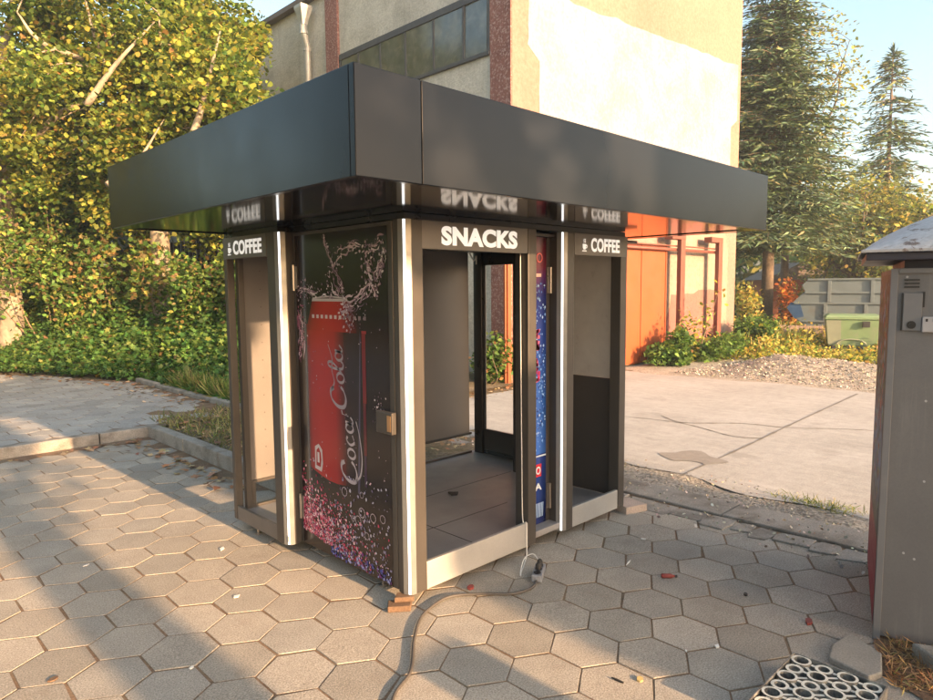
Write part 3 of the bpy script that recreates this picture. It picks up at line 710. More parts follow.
# script lettering running up the can
def scr(pts, w0):
    P_ = spline(pts, 7); 
    for a, b in zip(P_[:-1], P_[1:]):
        d = np.array(b) - a; ang = math.atan2(d[1], d[0]); wd = w0 * (.45 + .75 * abs(math.sin(ang - .5)))
        n = np.array([-d[1], d[0]]) / (np.linalg.norm(d) + 1e-9) * wd
        q = []
        for p in (a - n, b - n, b + n, a + n):
            u, v = p; q.append((.47 + v * .1 - (.05 if u < 3.4 else 0) + .02 * u * .5, .545 + u * .1085))
        cw = (.4, .35, .38) if u < 3.6 else (.3, .26, .29)
        poly(q, cw, 4)
def oo(cx, cy, rx, ry, n=9): return [(cx + rx * math.sin(t), cy + ry * math.cos(t)) for t in np.linspace(.3, 6.6, n)]
BIGC = [(1.0, 1.1), (.82, 1.42), (.4, 1.35), (.08, .8), (.12, .2), (.5, .0), (.9, .15), (1.1, .42)]
scr(BIGC, .09); scr([(.2, .1), (.55, -.35), (1.4, -.6), (2.5, -.52), (3.2, -.3)], .05)
scr(oo(1.5, .36, .24, .36), .06); scr([(2.35, .62), (2.15, .72), (1.95, .4), (2.1, .02), (2.45, .15)], .06)
scr(oo(2.8, .36, .22, .35), .06); scr([(3.08, .7), (3.0, .15), (3.15, 0), (3.35, .2)], .06); scr([(3.35, .42), (3.62, .5)], .06)
scr([(x + 3.7, y) for x, y in BIGC], .09); scr(oo(5.25, .36, .24, .36), .06)
scr([(5.5, .2), (5.95, .95), (6.0, 1.4), (5.82, 1.45), (5.7, .9), (5.72, .15), (5.95, .0), (6.1, .2)], .06)
scr(oo(6.35, .36, .22, .35), .06); scr([(6.63, .7), (6.55, .15), (6.7, 0), (6.9, .25)], .06); scr([(4.6, 1.3), (5.0, 1.0), (5.6, 1.15), (6.2, 1.05), (6.9, 1.35)], .045)
poly([(.845, .56), (.775, .55), (.76, .6), (.765, .68), (.8, .71), (.84, .69)], (.5, .42, .42), 4); poly([(.83, .58), (.785, .575), (.775, .62), (.78, .66), (.8, .69), (.825, .67)], (.3, .015, .015), 5)
poly([(.815, .6), (.795, .6), (.795, .66), (.815, .66)], (.55, .5, .5), 6)
# splash drops
def drop(y, z, s, c, lay=5, el=0.):
    if not (.14 < y < .99 and .085 < z < 1.89): return
    k = rd.randint(4, 6); a0 = rd.random() * 6; e = rd.uniform(.35, 1); an = el if el else rd.uniform(0, 3.1)
    q = []
    for i in range(k):
        t = a0 + i * 6.283 / k; u, v = s * math.cos(t) * rd.uniform(.6, 1.1), s * e * math.sin(t) * rd.uniform(.6, 1.1)
        q.append((min(.998, max(.127, y + u * math.cos(an) - v * math.sin(an))), z + u * math.sin(an) + v * math.cos(an)))
    poly(q, c, lay + rd.random() * 2)
def arc_drops(pts, n, spread, s0, s1, cols):
    P_ = spline(pts, 12)
    for i in range(n):
        a = P_[rd.randrange(len(P_))]; drop(a[0] + rd.gauss(0, spread), a[1] + rd.gauss(0, spread * 1.2), rd.uniform(s0, s1) ** 1, rd.choice(cols))
def streaks(pts, n, spread, w0, w1, cols, lo=3, hi=12):
    P_ = spline(pts, 14)
    for i in range(n):
        k = rd.randint(lo, hi); a = rd.randrange(max(1, len(P_) - k)); ox, oz = rd.gauss(0, spread), rd.gauss(0, spread); wd = rd.uniform(w0, w1); c = rd.choice(cols); f1, f2 = rd.uniform(0, 6), rd.uniform(.4, 1.1)
        q = [(P_[j][0] + ox + .006 * math.sin(f1 + f2 * j), P_[j][1] + oz + .006 * math.cos(f1 * 2 + f2 * j)) for j in range(a, min(len(P_), a + k))]
        for j in range(len(q) - 1):
            (y0, z0), (y1, z1) = q[j], q[j + 1]; d = math.hypot(y1 - y0, z1 - z0) + 1e-9
            ta, tb = [wd * math.sin(math.pi * (m_ + .15) / (len(q) - .7)) for m_ in (j, j + 1)]
            ny, nz = -(z1 - z0) / d, (y1 - y0) / d
            pp_ = [(y0 - ny * ta, z0 - nz * ta), (y1 - ny * tb, z1 - nz * tb), (y1 + ny * tb, z1 + nz * tb), (y0 + ny * ta, z0 + nz * ta)]
            if all(.128 < p[0] < .998 and .08 < p[1] < 1.9 for p in pp_): poly(pp_, c, 5 + rd.random())
WC = [(.5, .38, .42), (.34, .23, .28), (.2, .12, .16), (.6, .52, .55), (.14, .09, .13)]
PK = [(.4, .2, .26), (.3, .1, .16), (.5, .36, .42), (.16, .07, .12)]
arc_drops([(.62, 1.55), (.64, 1.68), (.55, 1.77), (.42, 1.81), (.28, 1.8), (.15, 1.83)], 150, .024, .002, .011, WC)
arc_drops([(.15, 1.8), (.18, 1.7), (.3, 1.58), (.45, 1.5), (.55, 1.47)], 130, .026, .002, .011, WC)
arc_drops([(.7, 1.93), (.66, 1.84), (.6, 1.72), (.52, 1.6), (.5, 1.52)], 90, .008, .002, .009, WC)
arc_drops([(.3, 1.74), (.26, 1.64), (.22, 1.6)], 70, .03, .003, .014, WC)
arc_drops([(.99, 1.55), (.93, 1.6), (.85, 1.58), (.72, 1.57)], 100, .028, .002, .01, WC)
arc_drops([(.97, 1.5), (.95, 1.35), (.97, 1.2)], 110, .026, .002, .01, PK)
arc_drops([(.5, 1.47), (.46, 1.42), (.38, 1.45)], 60, .03, .003, .011, WC)
RING = [(.5, 1.54), (.58, 1.6), (.62, 1.7), (.55, 1.78), (.42, 1.81), (.28, 1.8), (.15, 1.83)]
streaks(RING, 42, .018, .0015, .007, WC); streaks([(.15, 1.8), (.18, 1.7), (.3, 1.58), (.45, 1.5), (.6, 1.52)], 40, .02, .0015, .008, WC)
streaks([(.72, 1.95), (.67, 1.84), (.6, 1.72), (.52, 1.6), (.5, 1.52)], 14, .006, .001, .004, WC, 6, 20); streaks([(.3, 1.76), (.27, 1.66), (.2, 1.57)], 18, .025, .0015, .009, WC)
streaks([(.99, 1.57), (.9, 1.6), (.8, 1.58), (.6, 1.57)], 26, .016, .001, .006, WC); streaks([(.98, 1.5), (.95, 1.35), (.97, 1.2)], 24, .02, .0015, .006, PK)
for i in range(60): drop(rd.uniform(.15, .9), rd.uniform(.6, 1.4), rd.uniform(.002, .007), rd.choice(WC))
arc_drops([(.24, 1.03), (.2, .99)], 22, .03, .002, .008, WC)
RB = [(.5, .05, .12), (.62, .2, .28), (.36, .02, .07), (.2, .01, .04), (.7, .45, .5), (.28, .05, .14)]
for i in range(1900):
    y = .99 - abs(rd.gauss(0, .32)); z = .1 + abs(rd.gauss(0, .14)) + .12 * max(0, y - .3)
    z = min(z, .62) - .0
    f = max(0, (y - .2) / .7)
    cc = rd.choice(RB) if rd.random() < .35 + .6 * f else rd.choice([(.4, .36, .45), (.2, .18, .3), (.1, .07, .12)])
    drop(y, z - .02, rd.uniform(.003, .013), cc, 4)
for i in range(130): drop(rd.uniform(.14, .62), rd.uniform(.12, .58), rd.uniform(.003, .014), rd.choice([(.45, .42, .5), (.28, .25, .36), (.15, .12, .2)]), 6)
for i in range(150):
    y = rd.uniform(.13, .7); drop(y, .085 + abs(rd.gauss(0, .035)), rd.uniform(.004, .014), rd.choice([(.02, .03, .2), (.05, .09, .38), (.12, .02, .16), (.3, .32, .6)]), 7)
for i in range(9):   # bubbles as rings
    y, z, s = rd.uniform(.2, .55), rd.uniform(.2, .56), rd.uniform(.012, .03); n = 12
    for k in range(n):
        a, b = 6.283 * k / n, 6.283 * (k + .8) / n
        poly([(y + s * math.cos(a), z + s * math.sin(a)), (y + s * math.cos(b), z + s * math.sin(b)), (y + s * .82 * math.cos(b), z + s * .82 * math.sin(b)), (y + s * .82 * math.cos(a), z + s * .82 * math.sin(a))], (.4, .33, .38), 8)
fo = pr.build('printed_foil', M['print'], dr, color=True)
fo['label'] = 'black foil with a red drinks can and splashing water'
mb = MB(); mb.box(-.034, -.004, .075, .205, .875, .985); lk = mb.build('lock_box', M['frame'], dr, .004)
mb = MB(); mb.box(-.036, -.0345, .083, .112, .89, .97); mb.build('lock_slot', pm('sunlit slot colour', (.5, .3, .15), .35, .6), lk)  # orange colour stands in for sunlight showing through the lock opening
for z in (1.59, .22):
    h = MB(); h.tube([(-.012, 1.012, z), (-.012, 1.012, z + .15)], .009, 8); h.box(-.008, -.003, .985, 1.02, z + .01, z + .14); h.build('hinge', M['steel'], dr)
# ---- narrow right hand door with blue poster
d2 = box('service_door', (.986, 1.235, .102, .13, Z0 + .03, ZT - .005), M['darkpanel'], K, .002)
pr = MB()
def poly2(pts, c, lay, cs=None): pr.add([(a, .1005 - lay * .0004, b) for a, b in pts], [tuple(range(len(pts)))], 0, cs if cs else c)
zs_ = [.115, .3, .56, .565, .9, 1.25, 1.55, 1.72, 1.9]
cz = [(.006, .012, .08), (.01, .03, .16), (.02, .05, .25), (.04, .14, .5), (.03, .12, .45), (.02, .06, .32), (.012, .02, .18), (.16, .012, .04), (.06, .008, .02)]
xs_ = [.99, 1.06, 1.12, 1.2]
for i in range(len(zs_) - 1):
    for j in range(3):
        k = [.6, .8, 1.25, .5]
        sc_ = lambda c, q: tuple(v * q for v in c)
        poly2([(xs_[j], zs_[i]), (xs_[j + 1], zs_[i]), (xs_[j + 1], zs_[i + 1]), (xs_[j], zs_[i + 1])], None, 0,
              [sc_(cz[i], k[j]), sc_(cz[i], k[j + 1]), sc_(cz[i + 1], k[j + 1]), sc_(cz[i + 1], k[j])])
for i in range(420):
    x, z, s = rd.uniform(1.0, 1.19), rd.uniform(.56, 1.62), rd.uniform(.002, .008)
    poly2([(x - s, z), (x, z - s * 1.4), (x + s, z), (x, z + s * 1.4)], rd.choice([(.2, .4, .8), (.08, .2, .6), (.4, .6, .9), (.015, .04, .2)]), 1)
for i in range(90):
    x, z, s = rd.uniform(1.04, 1.13), rd.choice([rd.uniform(1.2, 1.34), rd.uniform(1.02, 1.16)]), rd.uniform(.006, .014)
    poly2([(x - s, z - s), (x + s, z - s * .8), (x + s, z + s), (x - s, z + s * .9)], rd.choice([(.65, .03, .12), (.7, .15, .25), (.4, .02, .1)]), 2)
poly2([(1.0, .545), (1.2, .545), (1.2, .555), (1.0, .555)], (.6, .68, .75), 2)
poly2([(1.02, .42), (1.155, .42), (1.155, .5), (1.02, .5)], (.55, .03, .05), 2)
poly2([(1.05, 1.66), (1.15, 1.66), (1.15, 1.68), (1.05, 1.68)], (.8, .5, .45), 2)
for i in range(9):
    x = 1.06 + i * .013; poly2([(x, .16), (x + .006, .16), (x + .012, .25), (x + .004, .25)], (.35, .5, .75), 2)
p2 = pr.build('poster', M['print'], d2, color=True); p2['label'] = 'blue poster with red capitals'
def ptext(wd, x, z, w_, h_, col_, bold=.0):
    text('lettering', wd, col_, p2, w_, h_, face_mtx((x, .0985, z), (1, 0, 0), (0, 0, 1)), bold)
RED = pm('bright red print', (.75, .12, .12), .3); WHT = pm('white print', (.7, .75, .8), .3)
ptext('XO', 1.045, 1.745, .115, .06, RED, .0); ptext('XO', 1.055, .435, .09, .05, WHT, .02); ptext('EA', 1.055, .335, .1, .045, WHT, .03)
for z in (1.56, .2):
    h = MB(); h.tube([(1.225, .088, z), (1.225, .088, z + .16)], .009, 8); h.box(1.205, 1.228, .094, .101, z, z + .16); h.build('hinge', M['steel'], d2)
# ---- back wall, right wall, far bay
bk = box('back_panel', (-.01, 2.1, 1.70, 1.715, .305, ZT - .001), M['inner'], K, .001)
fr = MB(); fr.box(-.02, 2.12, 1.69, 1.725, .285, .304); fr.box(-.02, 2.12, 1.69, 1.725, .1175, .135); fr.box(-.028, .012, 1.688, 1.727, .1175, ZT)
fr.box(.013, .04, 1.69, 1.724, .1355, .2845); fr.build('back_frame', M['frame'], K, .002)
for z in np.arange(.4, 1.9, .12):
    for x in (.13, 1.06): rv = MB(); rv.tube([(x, 1.6995, z), (x, 1.697, z)], .004, 6); rv.build('rivet', M['frame'], bk)
box('side_panel', (1.93, 1.944, .081, .949, .1175, .955), M['darkpanel'], K, .001)
box('side_window', (1.932, 1.94, .081, .949, .957, ZT - .002), M['film'], K, .0)
box('side_post', (1.9, 1.96, .95, 1.0, .118, ZT), M['black'], K, .003)
bay = MB(); bay.box(1.9605, 2.2, .952, .975, .118, ZT); bay.build('bay_side', M['darkpanel'], K)
dd = MB(); dd.box(2.17, 2.21, .976, 1.03, .118, ZT); dd.box(2.15, 2.21, 1.59, 1.688, .118, ZT); dd.box(2.17, 2.21, 1.0305, 1.5895, 1.79, ZT); dd.box(2.17, 2.21, 1.0305, 1.5895, .118, .155)
fd = dd.build('far_door_frame', M['black'], K, .003)
box('kick_panel', (2.175, 2.2, 1.031, 1.589, .156, .34), M['darkpanel'], K, .002)
st = MB(); st.box(2.172, 2.178, 1.56, 1.589, .341, 1.789); st.build('glazing_bead', M['signboard'], K)
wr = MB(); wr.tube(spline([(2.0, 1.6, 1.92), (2.05, 1.58, 1.83), (2.1, 1.6, 1.87), (2.12, 1.62, 1.8)], 6), .006, 6); wr.build('loose_wire', M['whitecable'], K, smooth=True)
for x, y in ((.06, .3), (.08, 1.0), (1.85, .3), (1.0, .12), (.5, .12), (1.0, 1.65), (1.86, 1.65), (-.05, 1.5)):
    m = MB(); m.tube([(x, y, .002), (x, y, .012)], .022, 10); m.tube([(x, y, .012), (x, y, .085)], .008, 8); m.build('levelling_foot', M['steel'], K)
m = MB(); m.prism([(1.13, .9), (1.165, .88), (1.2, .905), (1.17, .93), (1.15, .96), (1.14, .925)], .1186, .133); tag(m.build('dry_leaf', M['blackscrap']), 'small black scrap lying on the floor inside the snacks kiosk', 'litter')
box('base_frame', (.03, 1.9, .03, 1.72, .072, .0795), M['frame'], K, 0)

# wooden wedge under the near corner
m = MB(); m.prism([(-.11, .04), (-.02, -.03), (.03, .02), (-.06, .1)], .002, .032); m.prism([(-.06, .05), (.02, -.01), (.05, .04), (-.01, .09)], .0325, .0585)
tag(m.build('wood_wedge', M['wood'], bevel=.004), 'short brown wood wedge under the near corner of the kiosk', 'wood block')
m = MB(); m.prism([(1.95, -.02), (2.12, -.08), (2.16, .1), (2.0, .16)], .0, .05); tag(m.build('stone_slab', pm('pinkish stone', (.45, .36, .3), .9, 0, .15, 9, fine=.2, bump=.3)), 'small pinkish slab by the far right kiosk corner', 'stone')

# ---- cables
pts = [(-.95, -.98), (-.72, -.74), (-.52, -.53), (-.36, -.44), (-.19, -.26), (-.04, -.13), (.1, -.075), (.22, -.07), (.35, -.16), (.46, -.27), (.58, -.3), (.67, -.265)]
m = MB(); m.tube([(p[0], p[1], .012 if p[0] < 1 else .02) for p in spline(pts, 8)], .0075, 8)
tag(m.build('extension_cable', M['cable'], smooth=True), 'long dark cable snaking over the pavers to the socket', 'cable')
m = MB(); m.tube(spline([(.9, .05, 1.85), (.898, .045, 1.2), (.9, .04, .6), (.896, .03, .23), (.89, -.004, .212), (.885, -.012, .14), (.85, -.04, .04), (.78, -.08, .012), (.7, -.13, .012), (.66, -.16, .01), (.68, -.14, .02), (.76, -.1, .06), (.8, -.13, .085), (.78, -.19, .068), (.765, -.21, .05)], 7), .003, 7)
tag(m.build('white_cable', M['whitecable'], smooth=True), 'thin white cable hanging from the snacks opening down to the socket', 'cable')
sk = empty('socket_block', (.735, -.225, 0), R(32)); tag(sk, 'grey three way extension socket block on the pavers before the kiosk', 'socket')
m = MB(); m.box(-.085, .085, -.03, .03, .002, .045); m.build('housing', M['socket'], sk, .008, local=True)
for x in (-.05, .0, .05):
    m = MB(); m.tube([(x, 0, .0455), (x, 0, .049)], .02, 14); m.build('outlet', M['black'], sk, local=True)
for x in (.0, .05):
    m = MB(); m.tube([(x, 0, .0495), (x, 0, .07), (x, 0, .082)], [.017, .016, .008], 10); m.build('plug', M['rubber'], sk, local=True)

# ---- litter on the paving
def litter(label, cat, name, x, y, size, mat, ang=0, thick=.002, n=5, asp=.6, seed=0, z=.003):
    rr = random.Random(seed); q = []
    for i in range(n):
        t = ang + 6.283 * i / n; k = rr.uniform(.75, 1.1); u, v = math.cos(6.283 * i / n) * size * k, math.sin(6.283 * i / n) * size * asp * k
        q.append((x + u * math.cos(ang) - v * math.sin(ang), y + u * math.sin(ang) + v * math.cos(ang)))
    o = MB().prism(q, z, z + thick).build(name, mat); tag(o, label, cat); return o
litter('white paper scrap on pavers left of the coffee door edge', 'paper', 'paper_scrap', -.33, 1.42, .035, M['paper'], .9, .004, 4, .45, 1)
litter('square white paper scrap alone on the sunlit pavers', 'paper', 'paper_scrap', -.56, .74, .022, M['paper'], .3, .003, 4, .8, 2)
litter('crumpled white scrap furthest left on the dark trunk shadow', 'paper', 'paper_scrap', -1.0, 1.75, .02, M['paper'], .3, .003, 4, .4, 12)
litter('thin pale splinter lying across the pavers right of the socket', 'stick', 'splinter', 1.24, -.48, .05, M['paper'], .25, .004, 4, .1, 3)
litter('yellow curled leaf scrap on pavers before the plastic tray', 'leaf', 'yellow_leaf', .27, -1.14, .024, M['ysrap'], .6, .006, 6, .7, 4)
litter('black twig scrap left of the yellow leaf', 'twig', 'twig', .2, -1.08, .03, M['blackscrap'], 1.6, .006, 5, .15, 5)
litter('white pebble chip nearest the plastic tray', 'paper', 'paper_chip', .73, -1.25, .018, M['paper'], .2, .006, 4, .6, 6)
litter('tiny white crumb beside the larger white chip', 'paper', 'paper_chip', .6, -1.17, .01, M['paper'], .8, .005, 4, .6, 7)
litter('small white curled shred between kiosk and kerb', 'paper', 'paper_shred', 1.62, -.35, .02, M['paper'], 2, .005, 5, .4, 8)
litter('crushed red and black wrapper near the right kiosk', 'wrapper', 'wrapper', 1.24, -1.46, .034, M['redscrap'], .4, .01, 7, .5, 9)
litter('small black lump on pavers left of the red wrapper', 'litter', 'black_lump', 1.31, -1.13, .014, M['blackscrap'], .4, .01, 7, .7, 10)
litter('dead brown leaf under the snacks sill', 'leaf', 'dead_leaf', .37, -.06, .03, M['redscrap'], .4, .01, 7, .6, 11)
litter('brown leaf at the lower left corner of the paving', 'leaf', 'dead_leaf', -1.43, .57, .024, M['wood'], .4, .006, 7, .6, 13)
litter('white crumb on the bare pavers below the sunlit patch', 'paper', 'paper_chip', -.99, .25, .014, M['paper'], .4, .004, 5, .6, 14)
bt = empty('small_bottle', (1.22, -.745, .014), R(-50)); tag(bt, 'tiny dark red bottle lying on the pavers', 'bottle')
m = MB(); m.tube([(-.04, 0, 0), (-.036, 0, 0), (.012, 0, 0), (.022, 0, 0), (.034, 0, 0)], [.008, .013, .013, .007, .006], 10); m.build('glass_body', M['redscrap'], bt, smooth=True, local=True)
m = MB(); m.tube([(.034, 0, 0), (.046, 0, 0)], .0075, 10); m.build('cap', M['blackscrap'], bt, local=True)

# ================================================================== RIGHT KIOSK
A = R(16)
RK = empty('grey_kiosk', (1.285, -1.715, 0), A); tag(RK, 'plain dark grey vending kiosk with domed peeling roof at the right edge', 'kiosk')
# local axes: +X along the poster side, -Y along the plain grey side (faces -X)
HW, DW, HT = 1.25, .95, 1.665
m = MB(); m.box(.012, DW, -HW, -.012, .02, HT); m.build('body', M['rkgrey'], RK, .004, local=True)
m = MB(); m.box(0, .011, -.028, -.0, .0, HT); m.box(0, .011, -HW, -HW + .03, .0, HT); m.box(.0, .0112, -HW + .0305, -.0285, HT - .022, HT); m.build('edge_trim', M['rktrim'], RK, .002, local=True)
m = MB(); m.box(.05, DW - .05, -HW + .05, -.05, HT + .001, HT + .04); m.build('roof_gap', M['rkdark'], RK, local=True)
m = MB(); m.box(-.07, DW + .07, -HW - .1, .095, HT + .034, HT + .066); m.build('eave_board', M['rkdark'], RK, .004, local=True)
m = MB(); n = 30; vs = []
def rz(t): return max(0, 1 - (2 * t - 1) ** 2)
for i in range(n + 1):
    for j in range(n + 1):
        u_, v_ = i / n, j / n
        vs.append((-.1 + (DW + .2) * u_, .115 + (-HW - .23) * v_, HT + .078 + .25 * (rz(u_) ** .75) * (rz(v_) ** .8)))
k = n + 1; low = [(a_, b_, c_ - .011) for a_, b_, c_ in vs]; o_ = len(vs)
fs = [(i * k + j, i * k + j + 1, (i + 1) * k + j + 1, (i + 1) * k + j) for i in range(n) for j in range(n)]
fs += [tuple(q + o_ for q in f[::-1]) for f in fs]
rim = [i for i in range(k)] + [i * k + n for i in range(1, k)] + [n * k + j for j in range(n - 1, -1, -1)] + [i * k for i in range(n - 1, 0, -1)]
fs += [(rim[q], rim[(q + 1) % len(rim)], rim[(q + 1) % len(rim)] + o_, rim[q] + o_) for q in range(len(rim))]
m.add(vs + low, fs); m.build('domed_roof', M['roofpeel'], RK, smooth=False, local=True)
for z in (1.612, 1.597, 1.582):
    m = MB(); m.box(.006, .0118, -.105, -.05, z, z + .007); m.build('vent_slot', M['black'], RK, local=True)
dv = MB(); dv.box(.0, .0118, -.118, -.05, 1.40, 1.56); dv = dv.build('meter_plate', M['rktrim'], RK, .002, local=True)
m = MB(); m.box(.002, .0119, -.126, -.1185, 1.5, 1.565); m.box(.002, .0119, -.0495, -.044, 1.4, 1.56); m.build('dark_edge', M['black'], dv, local=True)
m = MB(); m.tube([(-.004, -.082, 1.425), (.002, -.082, 1.425)], .017, 14); m.tube([(-.006, -.082, 1.425), (-.004, -.082, 1.425)], .008, 10); m.build('lock', M['black'], dv, local=True)
m = MB(); m.box(-.012, .0116, -.175, -.1195, 1.395, 1.46); jb = m.build('junction_plate', M['plate'], RK, .004, local=True)
for y_ in (-.135, -.16): m = MB(); m.box(-.0135, -.0125, y_ - .004, y_ + .004, 1.44, 1.452); m.build('screw', M['black'], jb, local=True)
m = MB(); m.tube(spline([(-.004, -.174, 1.43), (-.006, -.2, 1.445), (-.004, -.26, 1.45), (-.004, -.5, 1.452)], 6), .005, 6); m.build('conduit', M['rkdark'], RK, smooth=True, local=True)
for y_, z_ in ((-.15, 1.1), (-.16, .75), (-.1, .42), (-.14, .4), (-.2, .9), (-.25, 1.3), (-.06, 1.628)):
    m = MB(); m.tube([(.013, y_, z_), (.009, y_, z_)], .005, 8); m.build('rivet', M['plate'], RK, local=True)
pr = MB(); rd = random.Random(3)
zz = [.04, .1, .42, .46, .5, .8, 1.1, 1.4, 1.64]; cc_ = [(.2, .005, .03), (.25, .008, .04), (.2, .01, .03), (.02, .02, .03), (.03, .05, .05), (.05, .15, .35), (.02, .04, .05), (.02, .06, .03), (.03, .02, .02)]
for i in range(8): pr.add([(.06, 0, zz[i]), (DW - .06, 0, zz[i]), (DW - .06, 0, zz[i + 1]), (.06, 0, zz[i + 1])], [(3, 2, 1, 0)], 0, [cc_[i], cc_[i], cc_[i + 1], cc_[i + 1]])
for i in range(500):
    x, z, s = rd.uniform(.08, DW - .08), rd.uniform(.55, 1.6), rd.uniform(.008, .03)
    pr.add([(x - s, .0006, z), (x, .0006, z - s), (x + s, .0006, z), (x, .0006, z + s)], [(3, 2, 1, 0)], 0, rd.choice([(.1, .25, .1), (.05, .1, .2), (.3, .05, .04), (.02, .02, .02), (.15, .3, .45)]))
pf = MB(); pf.box(.015, DW - .015, -.0115, -.001, .03, HT - .005); pf.build('poster_backing', M['rkdark'], RK, local=True)
pr.build('poster', pm('faded poster', (1, 1, 1), .55, 0, .05, 9, attr='Col'), RK, color=True, local=True)

# ---- plastic bottle tray, block, stones, dry grass in the lower right
TR = empty('bottle_tray', (.775, -1.555, 0), R(0)); tag(TR, 'dusty black plastic bottle tray with round cells lying on the ground', 'tray')
TW, TD, TH = .45, .34, .085
m = MB(); u = .073
m.box(-TW, 0, -.006, 0, .0, TH); m.box(-TW, 0, -TD, -TD + .006, 0, TH); m.box(-.006, 0, -TD + .0065, -.0065, 0, TH); m.box(-TW, -TW + .006, -TD + .0065, -.0065, 0, TH)
m.build('rim', [M['crate']], TR, .002, local=True)
cellsx, cellsy = 6, 4; px_, py_ = TW / cellsx, TD / cellsy
ring = MB(); caps = MB(); rr = random.Random(8)
def ann(cx, cy, ro, ri, z0, z1):
    n = 14; vs = []
    for k in range(n):
        a = 6.283 * k / n; vs += [(cx + ro * math.cos(a), cy + ro * math.sin(a), z0), (cx + ro * math.cos(a), cy + ro * math.sin(a), z1), (cx + ri * math.cos(a), cy + ri * math.sin(a), z1), (cx + ri * math.cos(a), cy + ri * math.sin(a), z0)]
    ring.add(vs, [(4 * k, 4 * ((k + 1) % n), 4 * ((k + 1) % n) + 1, 4 * k + 1) for k in range(n)] + [(4 * k + 2, 4 * ((k + 1) % n) + 2, 4 * ((k + 1) % n) + 3, 4 * k + 3) for k in range(n)])
    caps.add([(x, y, z + .0008) for i, (x, y, z) in enumerate(vs) if i % 4 in (1, 2)], [(2 * k, 2 * ((k + 1) % n), 2 * ((k + 1) % n) + 1, 2 * k + 1) for k in range(n)])
def wall(p, q, t, z0, z1):
    p = Vector(p); q = Vector(q); d = (q - p).normalized(); nn = Vector((-d.y, d.x)) * t
    a_, b_, c_, d_ = p - nn, q - nn, q + nn, p + nn
    ring.prism([a_, b_, c_, d_], z0, z1); caps.add([(v.x, v.y, z1 + .0006) for v in (a_, b_, c_, d_)], [(0, 1, 2, 3)])
for i in range(cellsx):
    for j in range(cellsy):
        cx, cy = -TW + px_ * (i + .5), -TD + py_ * (j + .5)
        if (i + j) % 2 == 0: ann(cx, cy, .0375, .0275, .012, TH - .004)
        else: ann(cx, cy, .033, .021, .012, TH - .008)
        for dx, dy in ((1, 0), (0, 1)):
            r0 = .0375 if (i + j) % 2 == 0 else .033; r1 = .033 if (i + j) % 2 == 0 else .0375
            ex, ey = cx + dx * px_, cy + dy * py_
            if ex < -.01 and ey < -.01: wall((cx + dx * r0, cy + dy * r0), (ex - dx * r1, ey - dy * r1), +.007, .012, TH - .006 - rr.random() * .004)
        for dx, dy in ((1, 1), (1, -1)):
            ex, ey = cx + dx * px_, cy + dy * py_
            if ex < -.01 and -TD + .01 < ey < -.01 and (i + j) % 2 == 0:
                d_ = Vector((ex - cx, ey - cy)).normalized(); wall((cx + d_.x * .0375, cy + d_.y * .0375), (ex - d_.x * .0375, ey - d_.y * .0375), .006, .012, TH - .009 - rr.random() * .004)
ring.build('cell_walls', M['crate'], TR, local=True); caps.build('dusty_edges', M['dust'], TR, local=True)
m = MB(); m.box(-TW + .006, -.006, -TD + .006, -.006, .004, .012); m.build('tray_floor', M['crate'], TR, local=True)
m = MB(); m.prism([(1.22, -1.64), (1.13, -1.79), (.97, -1.83), (.9, -1.8), (.94, -1.64), (1.06, -1.615)], .0, .03)
tag(m.build('concrete_slab', pm('broken concrete', (.27, .255, .225), .9, 0, .15, 6, fine=.22, fscale=130, bump=.5, bscale=110), bevel=.006), 'broken flat piece of concrete between tray and grey kiosk', 'stone')
m = MB(); m.prism([(1.24, -1.87), (1.3, -2.0), (1.24, -2.25), (1.13, -2.2), (1.14, -1.98)], .0, .07)
tag(m.build('rough_stone', M['kerb'], bevel=.012), 'rough grey stone half buried at the foot of the grey kiosk', 'stone')
rng = np.random.default_rng(31)
n = 5200; X = rng.uniform(.9, 1.5, n); Y = rng.uniform(-2.6, -1.78, n); k = (X + .55 * (Y + 1.8) > .92 - .05) & (Y < -1.8 + (X - 1.1) * .5); X, Y = X[k], Y[k]; n = len(X)
cloud('dry_grass', M['grass'], np.c_[X, Y, np.full(n, .012)], rng.uniform(.02, .07, n), pick([(.3, .18, .09), (.4, .27, .14), (.2, .11, .06), (.16, .15, .05)], [4, 3, 3, .6], n), 'blade', 0, None, np.c_[rng.normal(size=(n, 2)) * 1.2, np.full(n, .35)], .5)['kind'] = 'stuff'
sheet('bare_soil', [(1.0, -1.82), (1.28, -1.72), (2.3, -1.5), (2.2, -4), (.5, -4), (.8, -2.2)], .008, pm('brown soil', (.15, .09, .055), .95, 0, .3, 9, fine=.4, fscale=60, bump=.9, bscale=55, bdist=.01))

# ================================================================== BUILDING
B = empty('workshop_building', (6.2, 4.85, 0)); tag(B, 'tall workshop with grey stucco side and orange and cream gable wall', 'building')
BX, BY, BR, BT = 6.22, 4.85, 14.66, 7.85
m = MB(); m.box(BX, BR, BY, 26, -.1, BT); m.build('wall', [M['stucco']], B)
def wallpatch(name, pts, mat, lay):   # plaster areas of different colour on the gable wall, each a few mm thick
    m = MB(); n = len(pts); y0, y1 = BY - .004 * lay, BY - .004 * (lay - 1) - .0005 if lay > 1 else BY + .01
    m.add([(x, y0, z) for x, z in pts] + [(x, y1, z) for x, z in pts], [tuple(range(n)), tuple(range(n, 2 * n))[::-1]] + [((i + 1) % n, i, n + i, n + (i + 1) % n) for i in range(n)])
    return m.build(name, mat, B)
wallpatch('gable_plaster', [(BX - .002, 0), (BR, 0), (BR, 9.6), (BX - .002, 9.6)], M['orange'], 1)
rw = random.Random(4)
